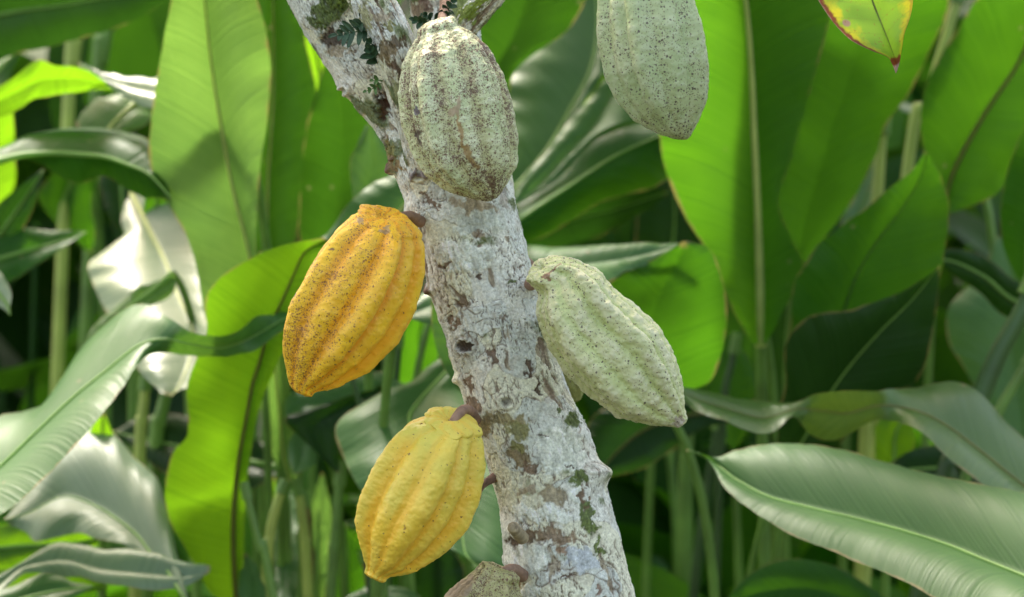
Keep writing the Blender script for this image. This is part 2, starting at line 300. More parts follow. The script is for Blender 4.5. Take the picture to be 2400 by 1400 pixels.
patches = [
 (770, 25, 34, 46, 25, MOSS, .002), (800, 10, 26, 20, 0, MOSS, .002), (782, 92, 26, 24, 20, (0.09, 0.06, 0.04), -.002), (790, 120, 30, 14, 0, TAN, -.0005),
 (893, 252, 15, 46, -8, (0.10, 0.05, 0.035), -.006), (903, 232, 14, 22, 0, (0.16, 0.08, 0.05), -.003), (905, 350, 9, 30, -14, (0.10, 0.08, 0.04), -.001), (912, 352, 14, 22, -20, OL, 0), (925, 385, 34, 7, 30, (0.28, 0.2, 0.1), -.001),
 (910, 395, 12, 15, 0, (0.2, 0.12, 0.09), .003), (985, 408, 18, 12, 10, (0.25, 0.2, 0.2), .003), (1110, 480, 60, 14, 10, TAN, 0), (1010, 470, 34, 8, 40, BROWN, -.0005), (1175, 455, 10, 40, -10, (0.5, 0.46, 0.42), 0),
 (1090, 600, 70, 40, 10, WH, .001), (1120, 520, 60, 26, -15, GREY, 0.0005), (1040, 620, 22, 8, -10, BROWN, -.001), (1123, 645, 12, 5, 10, DK, -.001), (1200, 659, 8, 8, 0, (0.1, 0.13, 0.03), 0), (1185, 560, 6, 12, 0, TAN, 0),
 (1004, 682, 8, 12, 0, (0.18, 0.1, 0.07), .002), (1062, 752, 7, 26, -14, BROWN, -.001), (1090, 812, 19, 12, 8, (0.09, 0.06, 0.04), -.003), (1153, 838, 9, 24, -12, (0.2, 0.13, 0.09), -.001), (1242, 856, 15, 9, 30, DK, -.002), (1240, 872, 9, 11, 0, DK, -.001), (1266, 903, 6, 20, 0, DK, -.002), (1275, 922, 9, 5, 20, DK, -.001),
 (1112, 945, 13, 24, -30, BROWN, -.001), (1098, 900, 10, 20, -10, BROWN, -.001), (1185, 985, 66, 14, 6, (0.33, 0.28, 0.15), -.0005), (1130, 1000, 24, 20, 0, (0.26, 0.2, 0.1), 0), (1215, 1010, 30, 24, 0, OL, 0),
 (1340, 988, 16, 22, -12, MOSS, .0015), (1322, 1008, 7, 13, -10, MOSS, .001), (1312, 970, 5, 10, 0, MOSS, 0), (1215, 1075, 26, 34, -10, (0.25, 0.19, 0.10), -.001), (1240, 1100, 18, 16, 0, BROWN, -.001), (1210, 1050, 16, 10, 0, OL, 0),
 (1310, 1060, 56, 56, -10, WH, .0006), (1276, 1030, 16, 4, -8, (0.2, 0.17, 0.15), -.001), (1335, 1096, 12, 3, -10, (0.15, 0.12, 0.1), -.001), (1355, 1122, 18, 17, 10, MOSS, .001), (1298, 1160, 32, 26, 0, (0.36, 0.30, 0.20), -.001), (1240, 1150, 24, 12, 10, TAN, 0), (1350, 1160, 16, 22, 0, WH, .001),
 (1378, 1215, 17, 42, -12, MOSS, .001), (1368, 1165, 8, 30, -8, BROWN, -.001), (1402, 1280, 9, 17, 0, MOSS, 0), (1270, 1205, 78, 18, 6, WH, .0012), (1208, 1270, 22, 14, 10, DK, -.0015), (1230, 1265, 26, 20, 0, (0.2, 0.14, 0.09), -.001), (1300, 1255, 70, 14, 6, (0.28, 0.2, 0.13), -.0008), (1315, 1290, 12, 14, 0, (0.3, 0.2, 0.13), -.001),
 (1240, 1310, 54, 34, 0, WH, .001), (1360, 1310, 44, 30, 10, (0.54, 0.57, 0.60), .0005), (1205, 1375, 24, 20, 0, (0.30, 0.23, 0.12), -.001), (1330, 1352, 30, 4, -5, DK, -.001), (1408, 1385, 7, 14, 0, (0.3, 0.2, 0.15), -.001), (1090, 1110, 12, 30, -15, TAN, 0), (1140, 1180, 9, 34, -14, TAN, -.0005), (1245, 1385, 30, 14, 0, WH, .001)]
bumps = [(1090, 812, 34, .003, .55), (1187, 942, 30, .003, .8), (985, 412, 24, .004, .5), (808, 210, 22, .006, .5), (912, 396, 16, .006, 0), (1004, 682, 14, .004, 0), (1072, 890, 14, .005, 0), (1406, 1112, 26, .010, 0), (1355, 1020, 20, .003, 0), (945, 500, 28, .006, 0), (1110, 965, 24, .004, 0), (1385, 1100, 22, .003, .3), (1160, 590, 40, .002, 0), (1210, 1245, 24, .004, 0), (1247, 680, 22, .005, 0)]
trunk = limb('trunk', [(1545, 4800, TD, 300), (1540, 4300, TD, 235), (1530, 3200, TD, 195), (1490, 2300, TD, 170), (1412, 1750, TD, 155), (1365, 1560, TD, 148),
   lr(1205, 1440, 1488, 1385), lr(1188, 1340, 1458, 1285), lr(1172, 1215, 1424, 1160), lr(1146, 1105, 1392, 1055), lr(1112, 1005, 1350, 955), lr(1078, 905, 1312, 852), lr(1052, 815, 1283, 765), lr(1028, 735, 1262, 690), lr(1000, 655, 1238, 605), lr(978, 560, 1215, 515), lr(955, 480, 1190, 430),
   lr(918, 395, 1120, 318), lr(886, 322, 1052, 222), lr(802, 210, 945, 112), lr(733, 110, 868, 18), lr(668, -5, 800, -92), lr(590, -130, 715, -210, 2.02), lr(440, -370, 560, -440, 2.1), (200, -1000, 2.3, 42), (50, -1500, 2.5, 24)],
   1250, 380, patches, bumps, seed=3)
b2 = limb('branch', [(1060, 520, 2.03, 60), (1030, 430, 1.995, 62), (1000, 340, 1.965, 58), (965, 235, 1.945, 52), (920, 105, 1.93, 50), (868, -5, 1.93, 52), (815, -125, 1.94, 50), (700, -400, 2.0, 44), (520, -1000, 2.1, 26)],
   620, 260, [(905, 120, 34, 20, 0, (0.22, 0.16, 0.08), -.001), (925, 100, 24, 14, 0, (0.14, 0.10, 0.06), -.001), (912, 60, 12, 10, 0, OL, 0), (935, 170, 10, 30, -20, (0.16, 0.1, 0.07), -.001), (895, 40, 26, 12, 0, TAN, 0), (858, 40, 12, 40, -20, (0.42, 0.40, 0.22), 0), (935, 215, 14, 30, -20, (0.38, 0.38, 0.2), 0)], [(905, 130, 30, .003, 0)], seed=40, tone=0.1)
b3 = limb('branch', [(1110, 480, 2.05, 100), (1085, 330, 2.07, 92), (1062, 190, 2.09, 84), (1044, 60, 2.1, 79), (1032, -60, 2.1, 74), (1015, -250, 2.12, 66), (960, -600, 2.2, 50), (800, -1100, 2.35, 28)],
   420, 240, [(985, 22, 26, 22, 20, (0.25, 0.18, 0.12), -.001), (1085, 20, 34, 30, 0, (0.22, 0.26, 0.06), .001), (1000, 8, 30, 10, 0, (0.2, 0.13, 0.1), 0), (1025, 10, 14, 14, 0, (0.44, 0.40, 0.33), 0)], seed=70, tone=0.15, moss=0.1)
b4 = limb('branch', [(1050, 170, 2.03, 30), (1082, 85, 1.99, 31), (1110, 40, 1.98, 31), (1160, -15, 1.97, 29), (1260, -115, 1.96, 28), (1450, -240, 1.96, 26), (1750, -330, 1.98, 22), (2100, -370, 2.0, 18), (2500, -360, 2.05, 12), (3000, -300, 2.1, 6)],
   420, 90, [(1098, 32, 30, 24, -40, (0.20, 0.27, 0.03), .001), (1130, 5, 22, 12, -40, (0.20, 0.27, 0.03), .0008), (1128, 40, 10, 30, 40, (0.2, 0.15, 0.09), 0)], seed=90, tone=0.45, moss=0.2)
# broken twig stubs on the trunk
STUB = plain('stub_wood', (0.22, 0.13, 0.10), 0.8, 0.5, 120, 0.001)
STUBP = plain('pale_stub', (0.42, 0.34, 0.22), 0.8, 0.4, 160, 0.001)
for row, mt in (([(1225, 1262, 1.945, 15), (1210, 1245, 1.928, 14), (1203, 1236, 1.915, 13), (1203, 1235, 1.914, 1)], STUBP), ([(1160, 1118, 1.985, 12), (1135, 1135, 1.98, 8), (1126, 1150, 1.98, 5), (1122, 1170, 1.98, 4), (1122, 1172, 1.98, .5)], STUB)):
    R = cat(row, 24); Pc = np.array([pt(*r[:3]) for r in R]); V, Fq = tube(Pc, R[:, 3]*0.0004, 20)
    V = V+0.0006*np.stack([noise(V*300, 5), noise(V*300, 6), noise(V*300, 7)], 1); mesh('twig_stub', V, Fq, mt, tree)
# ------------------------------------------------------------------ cacao pods
STALK = plain('pod_stalk', (0.33, 0.20, 0.14), 0.75, 0.4, 140, 0.0012)
def pod(label, S, T, left, right, stalk, mat, base, dense, depth=1.9, tipd=0.0, amp=0.075, phase=0.0, wart=0.0007, groove=None, marks=(), shear=0.0, sh0=0.0, nod=0.0, colfn=None, seed=1, n=360, m=400, twist=0.15, wartc=None, flat=0.95, dens_fn=None):
    """S, T: stalk end and tip (photo px); left/right: the outline on each side of the axis"""
    S = np.array(S, float); T = np.array(T, float); L = np.linalg.norm(T-S); e = (T-S)/L; nr = np.array([-e[1], e[0]])
    if nr[0] < 0: nr = -nr
    def prof(pts):
        q = np.array([((np.array(p)-S)@e/L, abs((np.array(p)-S)@nr)) for p in pts]); return q[np.argsort(q[:, 0])]
    pl, pr = prof(left), prof(right); u0 = min(pl[0, 0], pr[0, 0]); u1 = 1.0
    k = np.linspace(0, 1, n); kd = 0.10                        # first tenth of the rows: the hollow round the stalk
    u = np.where(k < kd, u0+0.06*(1-(k/kd))**2.3, u0+(u1-u0)*(0.5-0.5*np.cos(math.pi*np.clip((k-kd)/(1-kd), 0, 1)**0.95)))
    def f(q, uu):
        r = np.interp(uu, q[:, 0], q[:, 1]);
        return r
    uu = np.linspace(u0, 1, 400); ker = np.hanning(17); ker /= ker.sum()
    def smo(q):
        r = f(q, uu); p = np.pad(r, 8, mode='reflect', reflect_type='odd'); return np.convolve(p, ker, 'valid')
    hl, hr = smo(pl), smo(pr)
    rr = (hl+hr)/2; cc = (hr-hl)/2
    tq = 1-np.clip((uu-u0)/0.06, 0, 1); r6 = np.interp(u0+0.06, uu, rr); r0 = r6*0.45; rr = np.where(uu < u0+0.06, r0+(r6-r0)*np.sqrt(1-tq**2.2), rr)
    tipq = np.clip((1-uu)/0.018, 0, 1); rr = rr*np.sqrt(tipq*(2-tipq)).clip(0, 1)
    r = np.interp(u, uu, rr); c = np.interp(u, uu, cc); r = np.where(k < kd, r0*np.clip(k/kd, 0.02, 1), r)
    sc = 0.0002*depth
    th = np.linspace(0, 2*math.pi, m, endpoint=False); U, TH = np.meshgrid(u, th, indexing='ij'); Rr = np.repeat(r[:, None], m, 1); Cc = np.repeat(c[:, None], m, 1)
    t2 = TH+phase+twist*(U-0.5)
    g10 = 0.5-0.5*np.cos(10*t2); g10 = g10**0.62; g5 = 0.5+0.5*np.cos(5*t2+0.5*math.pi)
    ridge = 0.9*(g10-1)+1.0*(g5-1)
    ridge = ridge*(0.85+0.25*np.sin(3*TH+seed))*(1-0.45*ss(0.85, 1.0, U))
    topf = np.exp(-np.clip(U-u0, 0, 1)/0.10); x = Rr*(1+amp*1.75*ridge*(1-0.8*np.exp(-np.clip(U-u0, 0, 1)/0.03))+amp*0.62*(1-0.6*topf))
    U = U+topf*(sh0-shear*np.sin(TH)*x/r.max()+nod*np.cos(TH)*x/r.max())
    dirx = np.sin(TH); dird = -np.cos(TH)*flat
    px = S[0]+e[0]*U*L+nr[0]*(Cc+x*dirx); py = S[1]+e[1]*U*L+nr[1]*(Cc+x*dirx); dd = depth+tipd*(U-0.5)+x*dird*sc
    P0 = np.stack([(px-1200)*sc, dd, CZ-(py-700)*sc], -1).reshape(-1, 3)
    # normals of the smooth form
    G = P0.reshape(n, m, 3); du = np.gradient(G, axis=0); dv = (np.roll(G, -1, 1)-np.roll(G, 1, 1)); Nn = np.cross(dv, du).reshape(-1, 3); Nn /= np.linalg.norm(Nn, axis=1)[:, None]+1e-12
    cen = np.stack([(S[0]+e[0]*U*L+nr[0]*Cc-1200)*sc, depth+tipd*(U-0.5), CZ-(S[1]+e[1]*U*L+nr[1]*Cc-700)*sc], -1).reshape(-1, 3)
    sg = np.sign(((P0-cen)*Nn).sum(1)); mid = (U.ravel() > 0.15); sg = 1 if np.median(sg[mid]) > 0 else -1; Nn = Nn*sg
    Uv = U.ravel(); fade = ss(0, 0.05, k)[:, None].repeat(m, 1).ravel()
    Q = P0
    D = wart*(fbm(Q*150, seed, 3, 0.6)+0.7*np.abs(noise(Q*95, seed+3)))+wart*1.3*noise(Q*48, seed+4)
    # wrinkles across the ridges
    D += wart*0.28*noise(np.stack([Uv*46+3*noise(Q*30, 3), TH.ravel()*4, 0*Uv], 1), seed+8)*ss(0.05, 0.5, 1-g10.ravel()+0.2)
    V = P0+Nn*(D*fade)[:, None]
    gv = (1-g10.ravel())
    col = np.tile(np.array(base), (len(V), 1)); blot = fbm(Q*30, seed+9, 3)
    if wartc is not None: col = mixc(col, wartc[0], ss(-0.5, 0.6, blot)*wartc[2]); col = mixc(col, wartc[1], ss(0.0, 0.9, D/wart)*0.55)
    if groove is not None: col = mixc(col, groove, ss(0.25, 0.8, gv)*0.7)  # valley tint, strengthened to stand in for shading contrast in the grooves
    if colfn is not None: cq, fq = colfn(px.ravel(), py.ravel()); col = mixc(col, cq, np.clip(fq*(1+0.5*blot), 0, 1))
    spk = dense*np.clip(1+0.9*fbm(Q*38, seed+11, 3), 0, 2.2)
    vpx = px.ravel(); vpy = py.ravel(); fr = (Nn[:, 1] < 0.3)
    spk = spk*(0.75+0.6*gv)*(1+0.5*fbm(Q*95, seed+15, 2))
    if dens_fn is not None: spk = spk*dens_fn(vpx, vpy, Uv)
    jit = 9*fbm(Q*110, seed+12, 3, 0.6); jit2 = 9*fbm(Q*110, seed+13, 3, 0.6)
    for (x_, y_, a, b_, rot, cm, ad) in marks:
        ca, sa = math.cos(math.radians(rot)), math.sin(math.radians(rot)); dx = vpx+jit-x_; dy = vpy+jit2-y_
        q = np.sqrt(((dx*ca+dy*sa)/a)**2+((-dx*sa+dy*ca)/b_)**2)
        if cm is not None:
            fm = (1-ss(0.8, 1.1, q))*fr; col = mixc(col, cm, fm*0.92); spk = spk*(1-fm)
        spk = spk+ad*np.exp(-q*q)*fr
    t = empty('cacao_pod', tuple(pt(stalk[0][0], stalk[0][1], stalk[0][2])), label, 'cacao pod', 'cacao pods growing on the tree')
    Fg = grid_faces(n, m, True)
    Fg = Fg if sg > 0 else Fg[:, ::-1]
    mesh('husk', V, Fg, mat, t, col=np.clip(col, 0.005, 0.95), attr={'spk': spk})
    R = cat(stalk, 30); Pc = np.array([pt(*q[:3]) for q in R]); V2, F2 = tube(Pc, R[:, 3]*0.0004, 24)
    V2 = V2+0.0005*np.stack([noise(V2*260, 5), noise(V2*260, 6), noise(V2*260, 7)], 1); mesh('stalk', V2, F2, STALK, t)
    return t
M_OR = podmat('ripe_orange_husk', (0.34, 0.15, 0.045), (0.26, 0.11, 0.035), 0.45, 0.12, 800, worm=0.75)
M_YE = podmat('ripe_yellow_husk', (0.22, 0.12, 0.03), (0.16, 0.08, 0.03), 0.45, 0.12, 560)
M_PG = podmat('pale_green_husk', (0.16, 0.12, 0.08), (0.11, 0.09, 0.07), 0.5, 0.05, 720)
M_SP = podmat('speckled_husk', (0.13, 0.07, 0.05), (0.14, 0.07, 0.04), 0.5, 0.05, 820, worm=1.0)
# speckled pod over the fork
pod('heavily brown speckled pale green cacao pod over the fork of the trunk', (1035, 58), (1152, 472),
    [(1000, 52), (975, 90), (945, 150), (938, 220), (945, 290), (970, 360), (1000, 410), (1050, 448), (1110, 466), (1138, 472)],
    [(1062, 48), (1100, 68), (1140, 100), (1180, 170), (1200, 240), (1212, 320), (1210, 385), (1188, 430), (1166, 466)],
    [(1045, -5, 2.03, 15), (1042, 20, 1.97, 12), (1036, 52, 1.915, 11), (1035, 80, 1.89, 11)], M_SP, (0.58, 0.60, 0.36), 0.85, depth=1.885, tipd=-0.01, nod=0.07, amp=0.12, phase=0.25, wart=0.00075,
    wartc=((0.45, 0.53, 0.28), (0.66, 0.67, 0.48), 0.6), groove=(0.48, 0.46, 0.24), seed=11,
    marks=[(1078, 262, 7, 26, 0, (0.36, 0.27, 0.17), 0), (1068, 270, 14, 8, 0, (0.40, 0.30, 0.20), 0), (1083, 320, 5, 44, -14, (0.34, 0.22, 0.09), 0.3), (1104, 375, 9, 34, -30, (0.30, 0.19, 0.07), 0.5), (1132, 410, 30, 20, 40, None, 1.1), (1150, 450, 30, 30, 0, None, 0.8),
           (980, 300, 11, 30, -8, None, 1.0), (983, 325, 8, 20, -8, (0.05, 0.03, 0.03), 1.0), (1150, 115, 40, 60, 30, None, 0.8), (1000, 150, 24, 90, -10, None, 0.3), (1185, 250, 20, 100, 0, None, 0.5), (978, 262, 5, 10, 0, (0.06, 0.05, 0.09), .8)])
# pod hanging at the top
pod('pale green finely dotted cacao pod hanging from above at the top edge', (1508, -125), (1602, 328),
    [(1470, -132), (1430, -90), (1408, -20), (1405, 40), (1409, 105), (1425, 180), (1455, 240), (1490, 280), (1550, 315), (1588, 328)],
    [(1540, -132), (1600, -80), (1636, -5), (1660, 60), (1672, 150), (1665, 230), (1642, 280), (1618, 320)],
    [(1475, -232, 1.97, 11), (1485, -190, 1.95, 10), (1500, -150, 1.93, 10), (1510, -100, 1.92, 10)], M_PG, (0.44, 0.50, 0.27), 0.46, depth=1.9, amp=0.10, phase=0.1, wart=0.0005,
    wartc=((0.38, 0.47, 0.24), (0.52, 0.56, 0.37), 0.6), seed=23, marks=[(1600, 310, 24, 20, 0, None, 0.7), (1580, 240, 40, 60, 0, None, 0.2), (1550, 90, 30, 60, 0, None, 0.25), (1655, 200, 18, 90, 0, None, 0.3), (1470, 160, 24, 90, 0, None, -0.15)])
# orange-yellow pod, upper left
def dn(x, y, u): return 0.06+1.7*ss(70, -120, (x-870)*0.90+(y-690)*0.46)
pod('orange yellow cacao pod with brown freckles left of the trunk, the upper of two', (905, 510), (700, 922),
    [(878, 487), (850, 488), (815, 503), (780, 535), (742, 582), (705, 640), (672, 702), (658, 760), (658, 815), (670, 870), (680, 905)],
    [(915, 512), (940, 524), (972, 548), (989, 590), (987, 640), (965, 725), (925, 800), (860, 868), (790, 905), (735, 920)],
    [(985, 520, 1.965, 14), (962, 505, 1.945, 10), (944, 506, 1.935, 9), (929, 513, 1.93, 8.5), (916, 524, 1.93, 8)], M_OR, (0.90, 0.55, 0.03), 0.5, depth=1.915, amp=0.122, phase=0.55, shear=0.05, sh0=0.008, nod=0.13, wart=0.0006,
    wartc=((0.74, 0.36, 0.02), (0.82, 0.50, 0.05), 0.5), groove=(0.80, 0.34, 0.012), seed=31, dens_fn=dn,
    marks=[(905, 540, 16, 9, -35, (0.38, 0.24, 0.12), 0), (848, 524, 12, 7, 30, (0.38, 0.24, 0.12), 0), (838, 508, 4, 4, 0, (0.1, 0.07, 0.05), 0), (697, 690, 6, 9, 20, (0.28, 0.15, 0.12), 0), (782, 588, 7, 4, 20, (0.2, 0.1, 0.05), 0), (725, 895, 12, 16, 0, None, 0.7), (705, 835, 16, 50, 0, None, 0.6), (715, 860, 10, 30, 0, None, .6)])
# yellow pod, lower left
pod('smooth yellow cacao pod on a curved brown stalk left of the trunk, the lower one', (1045, 985), (876, 1357),
    [(1012, 970), (985, 972), (945, 988), (912, 1020), (882, 1068), (852, 1128), (836, 1180), (832, 1222), (844, 1280), (858, 1330)],
    [(1050, 975), (1080, 985), (1108, 1004), (1125, 1040), (1131, 1095), (1120, 1165), (1088, 1238), (1030, 1300), (965, 1342), (905, 1354)],
    [(1112, 985, 1.965, 16), (1100, 965, 1.94, 14), (1085, 962, 1.925, 12), (1070, 978, 1.915, 11), (1057, 1000, 1.91, 10)], M_YE, (0.80, 0.54, 0.055), 0.035, depth=1.915, amp=0.112, phase=0.75, shear=0.09, sh0=0.012, nod=0.16, colfn=lambda x, y: ((0.62, 0.60, 0.12), 0.42*ss(1230, 1010, y+0.2*(1000-x))), wart=0.0006,
    wartc=((0.62, 0.53, 0.09), (0.84, 0.60, 0.10), 0.6), groove=(0.84, 0.46, 0.03), seed=43,
    marks=[(953, 1228, 2, 8, 0, (0.3, 0.15, 0.04), 0), (865, 1345, 14, 12, 0, None, 0.15)])
# pale green pod on the right
pod('pale green warty cacao pod pressed against the right side of the trunk', (1292, 652), (1602, 994),
    [(1268, 692), (1260, 735), (1268, 775), (1292, 825), (1332, 882), (1382, 932), (1450, 980), (1530, 1000), (1580, 999)],
    [(1288, 605), (1312, 602), (1352, 610), (1412, 640), (1442, 680), (1502, 730), (1548, 772), (1580, 840), (1596, 890), (1604, 940), (1606, 975)],
    [(1236, 668, 1.98, 15), (1252, 668, 1.95, 11), (1272, 664, 1.925, 9), (1292, 660, 1.91, 9), (1304, 668, 1.905, 9)], M_PG, (0.55, 0.555, 0.30), 0.18, depth=1.905, nod=0.12, amp=0.105, phase=0.35, wart=0.0011,
    wartc=((0.47, 0.51, 0.26), (0.62, 0.60, 0.42), 0.6), groove=(0.49, 0.55, 0.23), seed=57,
    marks=[(1300, 632, 24, 3.5, -35, (0.26, 0.14, 0.08), 0.6), (1280, 650, 10, 8, 0, (0.26, 0.14, 0.08), 0.6), (1350, 620, 60, 22, 25, None, 0.45), (1380, 780, 40, 60, -40, None, 0.12), (1545, 870, 30, 60, -30, None, 0.1), (1590, 985, 14, 14, 0, (0.42, 0.36, 0.30), 0.2)])
# dark pod at the bottom edge
pod('mossy brown cacao pod cut by the bottom edge in front of the trunk', (1165, 1345), (1010, 1790),
    [(1140, 1328), (1105, 1340), (1072, 1368), (1040, 1400), (995, 1460), (965, 1540), (950, 1620), (960, 1700), (990, 1770)],
    [(1175, 1330), (1205, 1350), (1222, 1400), (1232, 1470), (1215, 1560), (1170, 1650), (1100, 1730), (1030, 1785)],
    [(1225, 1350, 1.955, 15), (1205, 1335, 1.94, 13), (1185, 1338, 1.925, 11), (1165, 1355, 1.92, 10)], M_SP, (0.36, 0.34, 0.15), 0.9, depth=1.925, amp=0.10, phase=0.5, wart=0.0010,
    wartc=((0.24, 0.25, 0.08), (0.45, 0.40, 0.22), 0.7), seed=67, marks=[(1075, 1380, 50, 18, -38, (0.27, 0.19, 0.12), 0)])
# sliver of a pod behind
pod('olive green cacao pod mostly hidden behind the trunk and the pale green pod', (1255, 640), (1352, 942),
    [(1225, 640), (1190, 700), (1180, 780), (1210, 860), (1270, 915), (1330, 938)],
    [(1285, 640), (1330, 690), (1365, 770), (1378, 850), (1372, 905), (1362, 935)],
    [(1230, 610, 2.05, 12), (1240, 620, 2.06, 12), (1250, 635, 2.08, 11), (1256, 660, 2.1, 10)], M_PG, (0.26, 0.27, 0.09), 0.1, depth=2.09, amp=0.08, phase=0.1, wart=0.0007, seed=77, n=160, m=180)
# ------------------------------------------------------------------ broad leaves behind the tree
LM = {
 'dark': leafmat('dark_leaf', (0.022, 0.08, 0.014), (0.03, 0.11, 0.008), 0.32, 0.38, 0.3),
 'deep': leafmat('deep_green_leaf', (0.032, 0.12, 0.016), (0.05, 0.17, 0.008), 0.36, 0.42, 0.3, spots=0.5),
 'mid': leafmat('mid_green_leaf', (0.045, 0.18, 0.02), (0.11, 0.36, 0.010), 0.44, 0.42, 0.3, spots=0.6),
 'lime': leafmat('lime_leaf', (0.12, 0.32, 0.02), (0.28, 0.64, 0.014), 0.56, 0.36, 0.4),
 'soft': leafmat('soft_green_leaf', (0.17, 0.35, 0.10), (0.24, 0.49, 0.08), 0.46, 0.42, 0.45),
 'grey': leafmat('waxy_leaf', (0.09, 0.24, 0.065), (0.14, 0.34, 0.03), 0.30, 0.44, 0.5, vein=0.6, spots=0.5),
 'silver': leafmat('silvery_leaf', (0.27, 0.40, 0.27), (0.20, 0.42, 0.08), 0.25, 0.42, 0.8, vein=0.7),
 'gloss': leafmat('glossy_leaf', (0.07, 0.20, 0.04), (0.12, 0.34, 0.02), 0.32, 0.54, 0.6, vein=0.55),
 'fresh': leafmat('fresh_green_leaf', (0.07, 0.24, 0.02), (0.15, 0.46, 0.014), 0.48, 0.42, 0.3, spots=0.5),
 'pale': leafmat('pale_sunlit_leaf', (0.36, 0.48, 0.32), (0.40, 0.60, 0.18), 0.30, 0.34, 0.8, vein=0.5),  # whiteness of sunlit leaves is put into this light base colour
 'spot': leafmat('spotted_leaf', (0.12, 0.24, 0.06), (0.26, 0.46, 0.04), 0.35, 0.34, 0.7, spots=0.8, vein=0.7),
 'olive': leafmat('olive_leaf', (0.07, 0.12, 0.02), (0.22, 0.32, 0.02), 0.4, 0.4, 0.4),
}
RIB = {'yellow': ribmat('rib_yellow_green', (0.62, 0.68, 0.22)), 'green': ribmat('rib_green', (0.26, 0.46, 0.10)),
       'brown': ribmat('rib_olive_brown', (0.20, 0.20, 0.05)), 'dark': plain('rib_dark_green', (0.05, 0.13, 0.02), 0.5, 0.3, 30, 0.0003)}
PET = {'green': plain('petiole_green', (0.15, 0.29, 0.05), 0.4, 0.4, 14, 0.0005), 'yellow': plain('petiole_yellow', (0.44, 0.53, 0.12), 0.4, 0.3, 14, 0.0005),
       'dark': plain('petiole_dark', (0.04, 0.10, 0.02), 0.45, 0.4, 14, 0.0005), 'brown': plain('petiole_brown', (0.16, 0.07, 0.035), 0.6, 0.4, 20, 0.0005)}
LG = 'broad leaves standing behind the cacao tree'
def leaf(label, mat, st, d=2.8, gx=0.0, gy=0.0, fold=0.0, bulge=0.03, rib='green', rr=0.0045, pet='green', foot=None, wave=0.006, seed=0, nop=False, swing=1.0, ribvis=True, pr=0.008, close=(1, 1)):
    """st: stations along the blade, tip first: left edge, midrib, right edge in photo px (+ optional depth offsets in m)"""
    st = [tuple(s) for s in st]; xs = np.mean([s[2] for s in st]); ys = np.mean([s[3] for s in st])
    A = []
    for s in st:
        o = s[6:9] if len(s) >= 9 else (0, 0, 0); row = []
        for q in range(3):
            x, y = s[2*q], s[2*q+1]; dd = d+gx*(x-xs)/1000+gy*(ys-y)/1000+o[q]+(fold if q == 1 else 0); row.append(pt(x, y, dd))
        A.append(row)
    A = np.array(A)                           # k,3,3
    def close_end(A, e0, e1):                 # round off an end that would otherwise be cut square
        a, b = A[e0], A[e1]; wd = np.linalg.norm(a[2]-a[0])
        if wd < 0.03: return []
        dirv = a[1]-b[1]; dirv /= np.linalg.norm(dirv)+1e-9; rows = []
        for ln, wf in ((0.28, 0.82), (0.55, 0.48), (0.80, 0.03)):
            m = a[1]+dirv*wd*ln; rows.append([m+(a[0]-a[1])*wf, m, m+(a[2]-a[1])*wf])
        return rows
    t_ = close_end(A, 0, 1) if close[0] else []; b_ = close_end(A, -1, -2) if close[1] else []
    A = np.array(list(reversed(t_))+[r.tolist() if hasattr(r, 'tolist') else r for r in A]+list(b_))
    n, h = 110, 16
    K = cat(A.reshape(len(A), 9), n).reshape(n, 3, 3)
    Lh, M, Rh = K[:, 0], K[:, 1], K[:, 2]
    T = np.gradient(M, axis=0); s = np.concatenate([[0], np.cumsum(np.linalg.norm(np.diff(M, axis=0), axis=1))])
    W = Rh-Lh; Nn = np.cross(T, W); Nn /= np.linalg.norm(Nn, axis=1)[:, None]+1e-9
    if np.sum(Nn[:, 1]) > 0: Nn = -Nn         # towards the camera
    V = []; UV = []
    cols = []; ED = []
    for j in range(-h, h+1):
        t = abs(j)/h; E = Lh if j < 0 else Rh
        wd = np.linalg.norm(E-M, axis=1)
        P = M+(E-M)*t+Nn*(bulge*math.sin(math.pi*t*0.9)*wd/0.12*0.6)[:, None]
        sg = -1 if j < 0 else 1
        uvs = s*1.0+0.9*(wd*t)*(1-0.4*t)+0.004*np.sin(s*23+seed)
        wv = wave*(t**1.5)*(noise(np.stack([s*9+seed*3.1, 0*s+sg*3.3, 0*s], 1), seed)+0.5*noise(np.stack([s*26+seed, 0*s+sg, 0*s], 1), seed+5))+0.0011*t*(1-0.3*t)*noise(np.stack([uvs*55, 0*s+sg, 0*s+t*1.5], 1), seed+9)
        P = P+Nn*wv[:, None]*2.0
        ED.append(np.maximum(np.full(n, t), 1-s/0.22)); cols.append(P); UV.append(np.stack([uvs, sg*wd*t], 1))
    V = np.stack(cols, 1).reshape(-1, 3); UV = np.stack(UV, 1).reshape(-1, 2)
    base = M[-1]; e = M[-1]-M[-6]; e /= np.linalg.norm(e)+1e-9
    if foot is None: foot = (base[0]+0.10*e[0]+0.03*math.sin(seed*5), base[1]+0.12+0.05*math.cos(seed*3))
    if e[2] > -0.45 and foot[1] < base[1]+0.1: foot = (foot[0], base[1]+0.14)
    t = empty('broad_leaf', (foot[0], foot[1], 0), label, 'leaf', LG)
    mesh('blade', V, grid_faces(n, 2*h+1), LM[mat], t, uv=UV, attr={'edge': np.stack(ED, 1).ravel()})
    if ribvis:
        r = rr*np.clip(np.linspace(0.25, 1.15, n), 0, 2); Vr, Fr = tube(M+Nn*(r*0.6)[:, None], r, 8); mesh('midrib', Vr, Fr, RIB[rib], t)
    if e[2] > -0.45:                          # the stalk bends back and down behind its blade
        e = e*0.25+np.array([0, 0.75, -0.45])
    f3 = np.array([foot[0], foot[1], -0.02]); sw = 0.22*swing
    P1 = base+e*sw; P2 = np.array([foot[0]+0.3*(base[0]-foot[0]), foot[1], max(0.4, P1[2]*0.55)])
